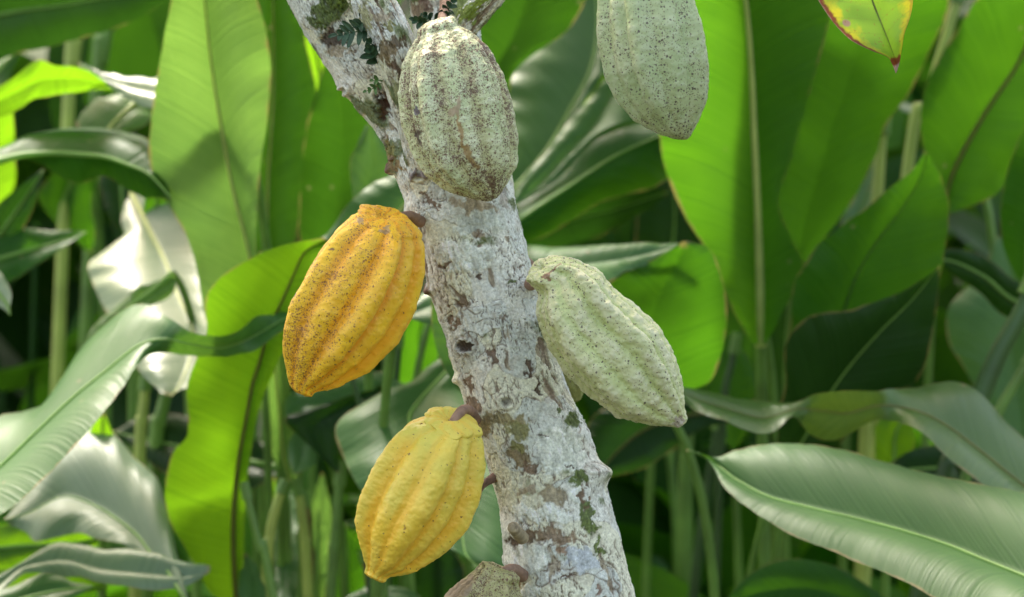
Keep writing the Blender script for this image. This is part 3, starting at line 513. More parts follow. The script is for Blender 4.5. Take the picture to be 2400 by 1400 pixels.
    q = np.linspace(0, 1, 50)[:, None]; Pc = base*(1-q)**3+3*P1*q*(1-q)**2+3*P2*q*q*(1-q)+f3*q**3
    Vp, Fp = tube(Pc, rr*1.1+(pr-rr*1.1)*q[:, 0]**0.6, 10); mesh('petiole', Vp, Fp, PET[pet], t)
    return t
# ---- left side
leaf('dark green leaf across the top left corner with a pale lower rim', 'dark', [(470, -90, 470, -70, 460, -50), (345, -90, 345, -20, 345, 32), (250, -95, 250, -5, 250, 72), (130, -95, 130, 15, 130, 106), (60, -90, 50, 25, 30, 128), (-60, -80, -70, 50, -60, 175), (-220, -20, -240, 100, -220, 240)], 3.0, gy=-0.2, seed=1)
leaf('short blue green leaf edge at the left border below the dark corner leaf', 'grey', [(70, 95, 72, 100, 74, 108), (30, 118, 38, 125, 48, 122), (-20, 150, 0, 165, 20, 185), (-90, 230, -60, 250, -10, 280)], 3.15, gy=0.3, seed=2)
leaf('thin whitish leaf edge along the very top left border', 'pale', [(160, -10, 150, 4, 140, 10), (70, -40, 60, -12, 60, 14), (-40, -60, -40, -20, -40, 16)], 3.1, gy=0.5, seed=3)
leaf('bright lime curled leaf at the left with a pointed top', 'lime', [(290, 225, 285, 218, 280, 214), (235, 178, 238, 198, 215, 212), (180, 152, 180, 185, 160, 213), (130, 150, 130, 185, 110, 220), (93, 139, 90, 190, 70, 232), (40, 178, 40, 215, 35, 260), (-30, 220, -30, 250, -30, 285), (-120, 270, -120, 290, -120, 330)], 2.85, gy=-0.5, seed=4, rib='yellow', ribvis=False)
leaf('overexposed white leaf tip beside the lime curled leaf', 'pale', [(182, 152, 183, 156, 186, 160), (235, 172, 240, 184, 245, 192), (300, 180, 300, 205, 300, 226), (372, 190, 370, 220, 365, 250), (450, 200, 450, 235, 445, 270)], 2.83, gy=0.95, seed=5, ribvis=False)  # sunlit fold of the lime leaf, its brightness put into the pale material
leaf('two tone leaf half pale grey half lime under the white tip', 'soft', [(176, 298, 180, 302, 185, 306), (200, 262, 238, 318, 290, 318), (228, 236, 265, 290, 345, 300), (275, 225, 315, 243, 365, 262), (330, 200, 360, 205, 420, 230)], 2.95, gx=0.2, gy=0.7, fold=-0.02, seed=6, rib='yellow')
leaf('upright lime leaf at the left border behind the arching leaf', 'lime', [(-20, 225, -5, 228, 10, 232), (-60, 265, -15, 265, 30, 262), (-70, 350, -15, 350, 34, 348), (-70, 420, -18, 420, 38, 420), (-60, 480, -25, 490, 10, 488), (-40, 560, -30, 560, -15, 556)], 3.25, gy=-0.3, seed=7)
leaf('arching leaf at the left with dark upper half and light drooping lower half', 'mid', [(400, 452, 402, 465, 400, 478), (355, 350, 352, 412, 345, 458), (300, 320, 300, 388, 300, 440), (250, 302, 245, 370, 245, 408), (190, 296, 190, 365, 185, 428), (130, 304, 130, 362, 130, 408), (70, 318, 65, 366, 70, 378), (10, 348, 10, 378, 10, 386), (-50, 372, -60, 396, -60, 410)], 2.8, gy=0.5, fold=-0.05, seed=8, rib='green')
leaf('dark narrow leaf slanting down to the left border', 'dark', [(100, 398, 102, 400, 104, 402), (40, 440, 62, 460, 85, 470), (-20, 495, 20, 520, 58, 530), (-80, 560, -40, 600, 10, 610)], 3.0, gy=-0.2, seed=9)
leaf('dim green leaf hanging behind the arching leaf', 'mid', [(205, 590, 210, 595, 215, 590), (130, 520, 165, 545, 225, 540), (90, 460, 150, 480, 215, 470), (120, 410, 170, 420, 230, 420)], 3.5, gy=-0.2, seed=10)
leaf('mid green leaf low at the left border pointing right', 'mid', [(200, 543, 204, 545, 200, 548), (130, 540, 130, 570, 130, 602), (60, 538, 60, 590, 50, 650), (-10, 560, -10, 610, -10, 680), (-120, 590, -120, 640, -120, 700)], 3.0, gy=0.3, seed=11)
leaf('dark blue green leaf hanging with its point down left of the big pale leaf', 'dark', [(298, 600, 300, 604, 303, 600), (262, 520, 290, 530, 325, 520), (235, 440, 285, 450, 345, 440), (235, 390, 285, 390, 345, 400), (250, 330, 285, 330, 330, 340)], 3.2, gy=0.2, seed=12)
leaf('green hanging leaf tip just left of the big pale green leaf', 'mid', [(315, 600, 320, 602, 326, 598), (330, 530, 350, 535, 380, 530), (340, 460, 370, 460, 410, 460), (350, 400, 380, 400, 420, 400)], 3.1, gy=-0.2, seed=13)
leaf('tiny pale leaf tip touching the left border', 'pale', [(26, 736, 24, 738, 22, 736), (5, 722, 15, 712, 28, 690), (-40, 690, -20, 670, 0, 640), (-90, 640, -70, 620, -50, 590)], 2.7, gy=0.4, seed=14)
leaf('big soft green upright leaf left of centre with a yellow midrib', 'soft', [(440, -260, 450, -262, 460, -260), (405, -120, 462, -130, 560, -120), (402, 0, 480, 0, 604, 0), (384, 100, 490, 100, 630, 90), (368, 190, 503, 200, 635, 170), (356, 280, 520, 300, 631, 270), (352, 380, 538, 400, 616, 370), (392, 465, 556, 480, 606, 470), (440, 550, 578, 560, 602, 560), (462, 640, 595, 640, 606, 640), (480, 740, 606, 720, 618, 720), (520, 820, 612, 800, 622, 800)], 2.72, gx=-0.1, gy=-0.12, fold=0.03, seed=15, rib='yellow', rr=0.004, wave=0.004, nop=False)
leaf('green leaf behind and right of the big soft green leaf', 'deep', [(640, -180, 660, -182, 680, -180), (590, -60, 640, -70, 700, -60), (600, 30, 640, 20, 708, 30), (590, 100, 640, 110, 716, 100), (590, 210, 640, 220, 740, 212), (590, 300, 635, 300, 722, 290), (590, 400, 628, 400, 706, 400), (590, 500, 625, 500, 702, 500), (595, 580, 624, 580, 690, 570), (605, 650, 624, 650, 660, 640)], 2.95, gx=0.1, gy=-0.1, fold=0.02, seed=16, rib='yellow', rr=0.004)
leaf('narrow lime leaf glimpsed between two dark leaves left of the trunk', 'lime', [(690, 40, 695, 42, 705, 45), (700, 100, 735, 110, 780, 110), (705, 170, 750, 180, 800, 180), (715, 240, 745, 250, 780, 260), (715, 320, 740, 320, 760, 330)], 3.2, gy=-0.3, seed=17)
leaf('dark green leaf directly left of the trunk above the orange pod', 'deep', [(780, 90, 785, 92, 790, 95), (745, 200, 790, 180, 850, 200), (718, 300, 800, 290, 905, 310), (704, 400, 800, 400, 925, 420), (700, 480, 790, 500, 900, 520), (702, 555, 770, 570, 850, 580), (715, 640, 750, 650, 800, 650)], 3.0, gx=0.1, gy=-0.25, seed=18, rib='green', ribvis=False)
leaf('blue grey pointed leaf touching the trunk above the orange pod', 'grey', [(862, 292, 866, 290, 872, 294), (838, 340, 870, 345, 920, 350), (820, 378, 870, 400, 960, 400), (822, 450, 860, 450, 960, 450), (832, 540, 860, 540, 920, 540)], 2.75, gy=0.0, gx=0.2, seed=19, ribvis=False)
leaf('grey green arching leaf passing behind the orange pod to the trunk', 'grey', [(610, 590, 606, 594, 612, 598), (680, 572, 685, 584, 690, 596), (755, 556, 775, 580, 790, 600), (812, 492, 850, 540, 880, 600), (868, 434, 920, 510, 960, 590), (930, 408, 990, 440, 1040, 560), (1010, 400, 1060, 420, 1110, 500)], 2.6, gy=0.25, seed=20, rib='yellow', rr=0.003)
leaf('tall bright lime hanging leaf left of the yellow pods with a wavy edge', 'lime', [(760, 556, 765, 560, 770, 566), (640, 580, 715, 590, 790, 600), (565, 612, 690, 640, 770, 660), (510, 652, 668, 690, 740, 730), (482, 700, 645, 740, 700, 790), (486, 770, 625, 790, 660, 830), (462, 835, 608, 850, 640, 880), (440, 900, 592, 900, 618, 930), (442, 980, 578, 980, 600, 990), (438, 1020, 568, 1030, 592, 1040), (404, 1060, 560, 1080, 585, 1090), (388, 1140, 553, 1140, 578, 1150), (400, 1215, 548, 1210, 573, 1220), (448, 1300, 548, 1290, 571, 1300), (482, 1370, 552, 1370, 568, 1370), (520, 1410, 558, 1440, 566, 1440)], 2.62, gx=0.0, gy=-0.35, fold=0.012, seed=21, rib='brown', rr=0.0042, wave=0.003)
leaf('long silvery leaf from the left border twisting to a dark end by the orange pod', 'grey', [(690, 700, 695, 735, 690, 770, .02, 0, -.02), (650, 734, 655, 755, 655, 782, .0, 0, -.02), (600, 742, 600, 785, 600, 820, -.02, 0, .0), (560, 778, 555, 805, 560, 832, -.03, 0, .01), (510, 790, 505, 815, 505, 838, -.03, 0, .02), (450, 778, 445, 805, 440, 834, -.03, 0, .03), (400, 748, 385, 795, 365, 828, .0, 0, .01), (335, 718, 325, 812, 322, 860, .06, 0, -.03), (268, 752, 250, 870, 270, 935, .08, 0, -.05), (190, 825, 170, 935, 215, 1010, .10, 0, -.06), (118, 942, 80, 1020, 130, 1100, .10, 0, -.06), (10, 980, -10, 1105, 40, 1185, .10, 0, -.06), (-80, 1010, -110, 1180, -70, 1250, .10, 0, -.06), (-220, 1080, -240, 1260, -200, 1330, .10, 0, -.06)], 2.5, gy=0.25, seed=22, rib='green', rr=0.002, bulge=0.015, wave=0.0012, foot=(-0.9, 2.7))
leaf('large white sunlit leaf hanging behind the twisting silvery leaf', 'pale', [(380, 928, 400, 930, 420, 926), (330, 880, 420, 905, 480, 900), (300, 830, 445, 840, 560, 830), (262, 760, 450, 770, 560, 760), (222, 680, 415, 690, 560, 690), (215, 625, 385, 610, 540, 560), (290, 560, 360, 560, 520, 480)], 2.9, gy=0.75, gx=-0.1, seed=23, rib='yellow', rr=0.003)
leaf('yellow green leaf sliver behind the silvery leaf left edge', 'soft', [(195, 860, 197, 855, 202, 850), (205, 790, 235, 790, 280, 800), (250, 735, 290, 735, 330, 740), (330, 670, 360, 680, 400, 690)], 2.8, gy=0.3, seed=24)
leaf('broad silvery ribbed leaf in the lower left with its midrib curving down', 'silver', [(10, 1215, 12, 1220, 15, 1225), (60, 1165, 75, 1200, 60, 1245), (140, 1050, 150, 1165, 90, 1272), (205, 1016, 220, 1185, 170, 1252), (262, 1030, 270, 1215, 220, 1268), (320, 1085, 320, 1255, 290, 1290), (370, 1130, 355, 1300, 330, 1310), (395, 1210, 385, 1330, 370, 1340), (415, 1300, 410, 1370, 400, 1375)], 2.66, gy=0.7, seed=25, rib='green', rr=0.0025, fold=-0.01)
leaf('small lime leaf above the broad silvery ribbed leaf', 'lime', [(240, 968, 242, 966, 245, 970), (215, 1000, 240, 1010, 262, 1010), (200, 1060, 240, 1070, 282, 1070), (200, 1130, 240, 1140, 290, 1130)], 2.8, gy=-0.2, seed=26)
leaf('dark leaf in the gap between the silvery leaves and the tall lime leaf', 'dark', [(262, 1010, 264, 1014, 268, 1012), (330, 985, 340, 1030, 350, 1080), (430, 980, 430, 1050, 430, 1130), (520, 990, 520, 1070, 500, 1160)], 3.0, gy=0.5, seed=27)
leaf('rolled pale leaf along the bottom left ending in a dark dry point', 'silver', [(494, 1330, 493, 1336, 490, 1342), (440, 1328, 440, 1352, 425, 1376), (340, 1306, 340, 1345, 330, 1382), (240, 1292, 240, 1335, 230, 1366), (150, 1274, 155, 1315, 170, 1350), (100, 1292, 95, 1320, 110, 1340), (50, 1318, 45, 1335, 60, 1348), (-20, 1360, -20, 1385, 0, 1400), (-120, 1420, -120, 1450, -100, 1480)], 2.58, gy=0.75, seed=28, ribvis=False, bulge=0.06, foot=(-0.8, 2.8))
leaf('lime leaf strip under the rolled pale leaf at the bottom left', 'lime', [(250, 1372, 252, 1376, 254, 1380), (150, 1335, 150, 1370, 150, 1400), (60, 1330, 60, 1375, 60, 1430), (-60, 1350, -60, 1410, -60, 1470)], 2.7, gy=0.1, seed=29)
leaf('grey green leaf at the bottom left corner below the rolled pale leaf', 'grey', [(215, 1372, 217, 1376, 215, 1380), (120, 1356, 115, 1390, 110, 1430), (20, 1380, 20, 1420, 20, 1460), (-80, 1430, -80, 1480, -80, 1530)], 2.5, gy=0.6, seed=30)
leaf('lime leaf showing between the silvery ribbed leaf and the rolled pale leaf', 'lime', [(250, 1255, 252, 1258, 254, 1262), (160, 1235, 160, 1275, 160, 1320), (50, 1230, 50, 1280, 55, 1330), (-30, 1240, -30, 1290, -30, 1340)], 2.85, gy=0.1, seed=31)
leaf('pale green narrow leaf hanging between the tall lime leaf and the orange pod', 'soft', [(688, 1140, 690, 1142, 693, 1140), (640, 1075, 668, 1090, 695, 1085), (612, 960, 655, 970, 685, 960), (600, 860, 645, 870, 680, 870), (598, 770, 640, 780, 700, 770)], 2.85, gy=-0.2, seed=32, rib='yellow', rr=0.003)
leaf('greyish shaded leaf just under the orange pod', 'grey', [(668, 984, 664, 986, 666, 990), (672, 925, 700, 955, 735, 1015), (730, 905, 760, 950, 770, 990), (800, 900, 810, 940, 830, 975), (880, 880, 880, 930, 890, 970)], 2.8, gy=0.5, seed=33, ribvis=False)
leaf('small blue grey leaf left of the lower yellow pod', 'grey', [(688, 1112, 692, 1114, 700, 1112), (676, 1070, 706, 1075, 738, 1090), (680, 1035, 712, 1040, 745, 1050), (700, 1010, 730, 1010, 760, 1020)], 2.75, gy=0.4, seed=34, ribvis=False)
leaf('dark folded leaf pointing down left of the lower yellow pod', 'dark', [(788, 1108, 790, 1110, 795, 1106), (720, 1040, 755, 1060, 795, 1060), (668, 984, 740, 1000, 800, 1010), (738, 958, 790, 960, 840, 965), (790, 940, 830, 940, 870, 950)], 2.72, gy=0.1, seed=35, ribvis=False)
leaf('large grey green leaf behind the lower yellow pod reaching the trunk', 'grey', [(1130, 1322, 1128, 1330, 1130, 1334), (1040, 1288, 1092, 1300, 1195, 1345), (930, 1245, 1078, 1220, 1215, 1260), (850, 1160, 1040, 1140, 1210, 1150), (812, 1090, 1000, 1070, 1160, 1060), (788, 1008, 960, 990, 1120, 970), (850, 950, 985, 940, 1085, 900), (960, 900, 1040, 880, 1110, 850)], 2.55, gy=0.45, gx=-0.1, seed=36, rib='green', rr=0.003)
leaf('blue green rounded leaf edge showing left of the trunk between the yellow pods', 'grey', [(1010, 680, 1020, 676, 1030, 680), (1013, 740, 1080, 740, 1150, 740), (1030, 830, 1090, 830, 1160, 830), (1062, 895, 1110, 900, 1170, 900), (1100, 940, 1130, 950, 1180, 950)], 2.5, gx=0.2, gy=0.0, seed=37, ribvis=False)
leaf('mid green leaf behind the gap between the orange pod and the trunk', 'mid', [(1010, 690, 1012, 690, 1015, 692), (940, 770, 985, 770, 1040, 770), (915, 860, 985, 860, 1070, 860), (915, 930, 990, 930, 1080, 930), (950, 1000, 1000, 1000, 1080, 1000)], 3.1, gy=-0.3, seed=38)
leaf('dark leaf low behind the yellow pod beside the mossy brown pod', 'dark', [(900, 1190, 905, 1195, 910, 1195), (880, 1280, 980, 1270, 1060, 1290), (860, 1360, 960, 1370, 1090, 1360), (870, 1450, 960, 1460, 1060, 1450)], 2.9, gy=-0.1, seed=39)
leaf('narrow pale leaf standing at the bottom left of the lower yellow pod', 'soft', [(742, 1195, 745, 1197, 748, 1195), (722, 1260, 745, 1260, 768, 1260), (716, 1340, 742, 1340, 766, 1340), (716, 1430, 738, 1430, 758, 1430)], 2.9, seed=40)
leaf('narrow green leaf standing at the bottom under the lower yellow pod', 'mid', [(805, 1230, 810, 1228, 815, 1230), (780, 1300, 815, 1300, 850, 1300), (775, 1380, 815, 1380, 860, 1380), (790, 1460, 820, 1460, 850, 1460)], 2.95, seed=41)
leaf('silvery leaf piece at the bottom right of the tall lime leaf', 'grey', [(620, 1235, 625, 1232, 630, 1235), (640, 1290, 660, 1285, 690, 1260), (640, 1350, 665, 1350, 700, 1340), (650, 1420, 670, 1420, 690, 1420)], 2.9, gy=0.6, seed=42, ribvis=False)
leaf('blue green leaf at the bottom edge next to the tall lime leaf', 'grey', [(572, 1300, 576, 1298, 580, 1300), (560, 1350, 590, 1350, 615, 1345), (560, 1410, 590, 1410, 625, 1410)], 2.75, gy=0.3, seed=43, ribvis=False)
leaf('slim silvery leaf between the stalks at the bottom left of the lower yellow pod', 'grey', [(684, 1140, 686, 1142, 690, 1140), (655, 1220, 678, 1220, 700, 1210), (640, 1310, 668, 1310, 694, 1300), (640, 1400, 664, 1400, 690, 1400)], 3.0, gy=0.5, seed=44, ribvis=False)
leaf('slim lime leaf between the stalks under the pale green narrow leaf', 'lime', [(640, 1120, 642, 1118, 646, 1120), (606, 1200, 624, 1200, 640, 1200), (600, 1300, 620, 1300, 640, 1300), (606, 1420, 622, 1420, 640, 1420)], 3.15, seed=45, ribvis=False)
leaf('slim soft green leaf behind the yellow stalk with brown side', 'soft', [(752, 1110, 755, 1108, 760, 1110), (726, 1190, 750, 1190, 775, 1190), (730, 1290, 752, 1290, 780, 1290), (740, 1400, 756, 1400, 776, 1400)], 3.1, seed=46, ribvis=False)
leaf('pale leaf corner under the tip of the lower yellow pod', 'grey', [(990, 1400, 985, 1402, 980, 1410), (930, 1372, 925, 1390, 920, 1420), (870, 1370, 870, 1400, 870, 1440)], 2.8, gy=0.5, seed=47, ribvis=False)
# ---- right side
leaf('broad green leaf at the top right of the speckled pod', 'deep', [(1420, -120, 1400, -125, 1380, -120), (1140, -60, 1260, -80, 1390, -60), (1100, 20, 1230, 10, 1366, 10), (1060, 90, 1200, 90, 1335, 66), (1030, 160, 1160, 160, 1285, 105), (1030, 240, 1120, 240, 1212, 160), (1030, 320, 1110, 320, 1194, 215), (1060, 420, 1110, 420, 1180, 330)], 2.9, gy=-0.15, gx=0.05, seed=50, ribvis=False)
leaf('silvery ribbed leaf between the speckled pod and the hanging pod', 'grey', [(1440, -130, 1450, -132, 1460, -130), (1300, -40, 1400, -50, 1470, -30), (1250, 60, 1400, 60, 1440, 60), (1180, 150, 1385, 160, 1425, 150), (1160, 240, 1340, 250, 1375, 235), (1150, 330, 1290, 340, 1325, 320), (1140, 410, 1235, 410, 1270, 395), (1130, 480, 1180, 470, 1200, 450)], 3.05, gy=0.5, gx=-0.15, seed=51, rib='green', rr=0.003, wave=0.01)
leaf('lime leaf sliver behind the silvery ribbed leaf', 'lime', [(1440, 90, 1442, 92, 1444, 96), (1380, 170, 1410, 180, 1440, 180), (1320, 260, 1365, 265, 1410, 260), (1290, 340, 1330, 345, 1370, 340), (1250, 420, 1290, 420, 1310, 420)], 3.3, gy=-0.3, seed=52)
leaf('narrow bluish leaf with white rim pointing at the hanging pod', 'grey', [(1450, 150, 1460, 152, 1470, 160), (1395, 215, 1430, 225, 1500, 240), (1330, 290, 1390, 295, 1510, 285), (1290, 345, 1340, 350, 1400, 330), (1220, 430, 1260, 435, 1310, 420), (1180, 490, 1200, 490, 1220, 480)], 2.95, gy=0.3, seed=53, ribvis=False, wave=0.004)
leaf('green leaf slanting down to the trunk under the hanging pod, its lower half dark', 'mid', [(1640, 270, 1650, 275, 1660, 285), (1505, 284, 1555, 315, 1600, 370), (1370, 306, 1440, 368, 1540, 440), (1290, 400, 1330, 440, 1400, 480), (1215, 460, 1240, 500, 1290, 550), (1150, 520, 1170, 550, 1200, 590)], 2.97, gy=0.35, fold=-0.05, seed=54, rib='green', rr=0.003)
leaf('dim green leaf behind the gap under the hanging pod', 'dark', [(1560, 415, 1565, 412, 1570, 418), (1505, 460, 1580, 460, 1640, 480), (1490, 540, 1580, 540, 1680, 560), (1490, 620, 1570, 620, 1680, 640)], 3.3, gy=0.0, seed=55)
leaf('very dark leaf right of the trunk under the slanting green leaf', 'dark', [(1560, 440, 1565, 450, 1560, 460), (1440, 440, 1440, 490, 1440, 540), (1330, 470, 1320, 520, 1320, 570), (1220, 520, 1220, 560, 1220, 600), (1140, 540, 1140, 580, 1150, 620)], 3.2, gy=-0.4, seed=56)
leaf('huge upright leaf right of centre with a thick yellow midrib and one dark half', 'fresh', [(1700, -330, 1712, -334, 1725, -330), (1630, -200, 1722, -210, 1860, -200), (1600, -90, 1736, -100, 1930, -90), (1575, 10, 1747, 0, 1950, 0), (1555, 110, 1756, 100, 1932, 90), (1545, 215, 1762, 200, 1904, 190), (1546, 330, 1766, 300, 1878, 290), (1566, 420, 1771, 400, 1848, 390), (1606, 510, 1775, 490, 1824, 478), (1655, 585, 1777, 570, 1856, 560), (1690, 660, 1779, 650, 1884, 640), (1722, 735, 1780, 730, 1830, 735), (1760, 800, 1782, 810, 1798, 800)], 2.8, gx=0.05, gy=-0.15, fold=0.03, seed=57, rib='yellow', rr=0.0065, foot=(0.345, 2.86), swing=1.6, wave=0.004, pr=0.009)
leaf('wide bright green leaf behind and right of the huge upright leaf', 'mid', [(2100, -260, 2110, -262, 2120, -260), (1940, -130, 2050, -140, 2200, -130), (1870, 0, 2030, 0, 2222, 0), (1850, 110, 2010, 110, 2186, 95), (1830, 215, 1980, 210, 2135, 200), (1810, 300, 1950, 300, 2076, 290), (1800, 400, 1920, 400, 2050, 370), (1790, 500, 1890, 510, 1985, 490), (1800, 580, 1870, 600, 1905, 595), (1830, 650, 1860, 670, 1875, 650)], 3.0, gy=-0.25, gx=0.0, seed=58, ribvis=False)
leaf('large green leaf filling the top right corner with a slanting midrib', 'mid', [(2560, -160, 2580, -150, 2600, -120), (2420, -110, 2500, -40, 2620, 60), (2330, -60, 2430, 60, 2600, 180), (2240, 70, 2378, 160, 2530, 270), (2172, 190, 2320, 245, 2440, 340), (2156, 300, 2272, 325, 2380, 410), (2180, 400, 2236, 395, 2320, 465), (2210, 470, 2220, 440, 2250, 492), (2212, 500, 2212, 480, 2220, 500)], 2.95, gy=-0.25, fold=0.02, seed=59, rib='olive' if False else 'brown', rr=0.004)
leaf('pointed green leaf with a small dry tip in the right centre', 'mid', [(2170, 352, 2172, 356, 2176, 362), (2130, 400, 2160, 410, 2198, 400), (2060, 452, 2120, 480, 2222, 480), (1975, 525, 2060, 560, 2215, 570), (1905, 590, 2010, 640, 2200, 650), (1860, 660, 1980, 720, 2160, 740), (1850, 740, 1950, 800, 2100, 820)], 2.75, gy=-0.3, gx=0.05, seed=60, rib='dark', rr=0.002)
leaf('darker pointed leaf below the pointed green leaf with the dry tip', 'dark', [(2202, 618, 2202, 622, 2203, 628), (2110, 685, 2140, 700, 2196, 700), (2000, 722, 2060, 780, 2180, 790), (1900, 738, 1990, 860, 2150, 880), (1840, 800, 1940, 930, 2080, 940), (1840, 900, 1900, 1000, 2000, 1000)], 2.68, gy=-0.3, seed=61, rib='green', rr=0.002)  # shade over this leaf is put into the dark leaf colour
leaf('dark curled leaf edge on the right between the pointed leaves and the corner leaf', 'dark', [(2180, 600, 2185, 605, 2190, 610), (2240, 585, 2240, 615, 2240, 650), (2320, 610, 2310, 650, 2300, 690), (2380, 660, 2370, 700, 2350, 740), (2460, 690, 2460, 740, 2450, 780)], 2.9, gy=-0.2, seed=62)
leaf('dark green leaf cut by the right border', 'mid', [(2420, 250, 2430, 250, 2440, 255), (2375, 360, 2430, 360, 2500, 360), (2345, 470, 2420, 470, 2500, 470), (2348, 560, 2410, 560, 2500, 560), (2375, 635, 2410, 650, 2480, 640), (2420, 700, 2430, 700, 2450, 700)], 2.85, gy=-0.3, seed=63)
leaf('ribbed pale blue green leaf at the right border behind the thick stalk', 'grey', [(2340, 552, 2343, 554, 2346, 560), (2300, 640, 2370, 650, 2480, 660), (2226, 720, 2370, 740, 2520, 740), (2222, 800, 2370, 820, 2520, 820), (2262, 870, 2380, 900, 2520, 900), (2310, 960, 2390, 980, 2500, 980)], 3.05, gy=0.2, gx=-0.1, seed=64, ribvis=False)
leaf('small white leaf tip in the dark gap under the top right leaves', 'pale', [(2108, 240, 2106, 244, 2104, 250), (2125, 236, 2125, 248, 2118, 262), (2152, 250, 2150, 260, 2146, 272), (2190, 270, 2190, 285, 2185, 300)], 3.2, gy=0.7, seed=65, ribvis=False)
leaf('grey leaf piece glimpsed left of the pointed green leaf', 'grey', [(2045, 370, 2048, 370, 2052, 374), (2005, 430, 2030, 440, 2060, 440), (1975, 505, 2005, 515, 2040, 500), (1970, 580, 2000, 590, 2040, 580)], 3.3, gy=0.5, seed=66, ribvis=False)
leaf('grey green upper side of the leaf folded behind the pale green pod', 'grey', [(1605, 564, 1608, 568, 1604, 572), (1540, 572, 1538, 590, 1530, 610), (1450, 580, 1450, 610, 1470, 632), (1340, 578, 1340, 625, 1420, 668), (1235, 580, 1250, 640, 1350, 720), (1130, 600, 1160, 670, 1260, 760)], 2.63, gy=0.8, seed=67, ribvis=False)
leaf('glowing lime green rounded leaf behind the pale green pod', 'mid', [(1598, 566, 1602, 566, 1608, 568), (1528, 606, 1590, 610, 1664, 586), (1470, 632, 1560, 660, 1692, 650), (1400, 680, 1530, 720, 1704, 724), (1350, 760, 1510, 790, 1696, 800), (1360, 845, 1505, 850, 1682, 850), (1400, 895, 1500, 895, 1660, 892), (1460, 912, 1520, 916, 1600, 914)], 2.68, gy=-0.3, gx=0.0, seed=68, ribvis=False, wave=0.004, close=(1, 0))
leaf('twisted leaf running from the pale green pod tip to the right border with worn spots', 'spot', [(1590, 905, 1592, 915, 1594, 925, .0, 0, .0), (1640, 915, 1640, 938, 1640, 962, .02, 0, -.02), (1710, 936, 1708, 960, 1705, 982, .03, 0, -.03), (1790, 944, 1790, 980, 1800, 1013, .03, 0, -.03), (1870, 940, 1866, 960, 1860, 978, .01, 0, -.01), (1930, 918, 1925, 962, 1900, 1020, -.03, 0, .03), (2005, 914, 1985, 968, 1960, 1030, -.03, 0, .03), (2060, 915, 2062, 950, 2060, 985, -.01, 0, .01), (2140, 908, 2150, 965, 2150, 1010, .04, 0, -.04), (2245, 896, 2220, 1000, 2240, 1088, .06, 0, -.06), (2320, 950, 2300, 1060, 2330, 1160, .06, 0, -.06), (2420, 1045, 2400, 1140, 2430, 1240, .06, 0, -.06), (2560, 1150, 2540, 1240, 2560, 1330, .06, 0, -.06)], 2.55, gy=0.15, seed=69, rib='brown', rr=0.0018, bulge=0.015, foot=(0.85, 2.8), wave=0.003)
leaf('big glossy leaf lying across the bottom right corner with its drip tip to the left', 'gloss', [(1608, 1056, 1609, 1057, 1610, 1059), (1645, 1066, 1646, 1070, 1648, 1073), (1672, 1070, 1680, 1090, 1672, 1100), (1705, 1067, 1725, 1125, 1700, 1150), (1770, 1054, 1800, 1165, 1770, 1206), (1860, 1053, 1890, 1190, 1870, 1268), (1960, 1062, 2000, 1216, 1985, 1316), (2070, 1090, 2110, 1245, 2100, 1368), (2180, 1118, 2220, 1280, 2210, 1425), (2290, 1148, 2330, 1325, 2330, 1480), (2420, 1175, 2440, 1370, 2450, 1540), (2560, 1230, 2570, 1430, 2570, 1570), (2680, 1330, 2690, 1480, 2680, 1590)], 2.32, gy=0.75, gx=-0.05, fold=0.012, seed=70, rib='green', rr=0.0026, bulge=0.03, foot=(0.9, 2.6), wave=0.003)
leaf('dim green leaf along the bottom edge left of the big glossy leaf', 'mid', [(1690, 1420, 1692, 1424, 1695, 1428), (1760, 1345, 1780, 1390, 1800, 1440), (1850, 1310, 1880, 1380, 1900, 1450), (1960, 1330, 1980, 1400, 1990, 1470), (2070, 1400, 2080, 1450, 2090, 1500)], 2.7, gy=0.2, seed=71, ribvis=False)
leaf('lime leaf patch in the gap above the big glossy leaf', 'lime', [(2135, 965, 2130, 968, 2125, 972), (2060, 985, 2100, 1010, 2140, 1010), (2050, 1040, 2095, 1060, 2140, 1050), (2055, 1110, 2090, 1120, 2130, 1120)], 2.9, gy=-0.1, seed=72)
leaf('dark green leaf between the twisted spotted leaf and the big glossy leaf', 'dark', [(2060, 1110, 2065, 1112, 2070, 1116), (2130, 1060, 2150, 1100, 2160, 1140), (2230, 1040, 2250, 1100, 2260, 1160), (2330, 1060, 2350, 1120, 2360, 1180)], 2.85, gy=0.2, seed=73)
leaf('arching dark leaf with an olive midrib right of the trunk below the pale pod', 'dark', [(1400, 1110, 1402, 1114, 1410, 1118), (1370, 1030, 1445, 1060, 1500, 1100), (1400, 970, 1510, 1008, 1570, 1060), (1490, 940, 1590, 980, 1640, 1010), (1600, 940, 1670, 965, 1720, 990)], 2.95, gy=0.2, seed=74, rib='brown', rr=0.004)
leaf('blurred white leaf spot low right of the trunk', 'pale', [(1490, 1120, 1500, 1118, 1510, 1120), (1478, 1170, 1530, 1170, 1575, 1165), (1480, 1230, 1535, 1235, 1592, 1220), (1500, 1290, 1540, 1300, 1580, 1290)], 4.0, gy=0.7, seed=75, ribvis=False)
leaf('grey blurred leaf at the bottom right of the trunk', 'grey', [(1470, 1270, 1480, 1268, 1490, 1272), (1450, 1330, 1510, 1330, 1560, 1320), (1460, 1400, 1520, 1400, 1580, 1390)], 3.8, gy=0.6, seed=76, ribvis=False)
leaf('dim green leaf right of the glowing lime leaf beside the thin stalks', 'mid', [(1700, 790, 1705, 788, 1712, 790), (1670, 850, 1710, 850, 1760, 850), (1660, 930, 1710, 930, 1770, 930), (1680, 1000, 1715, 1000, 1750, 1000)], 3.2, gy=0.0, seed=77, ribvis=False)
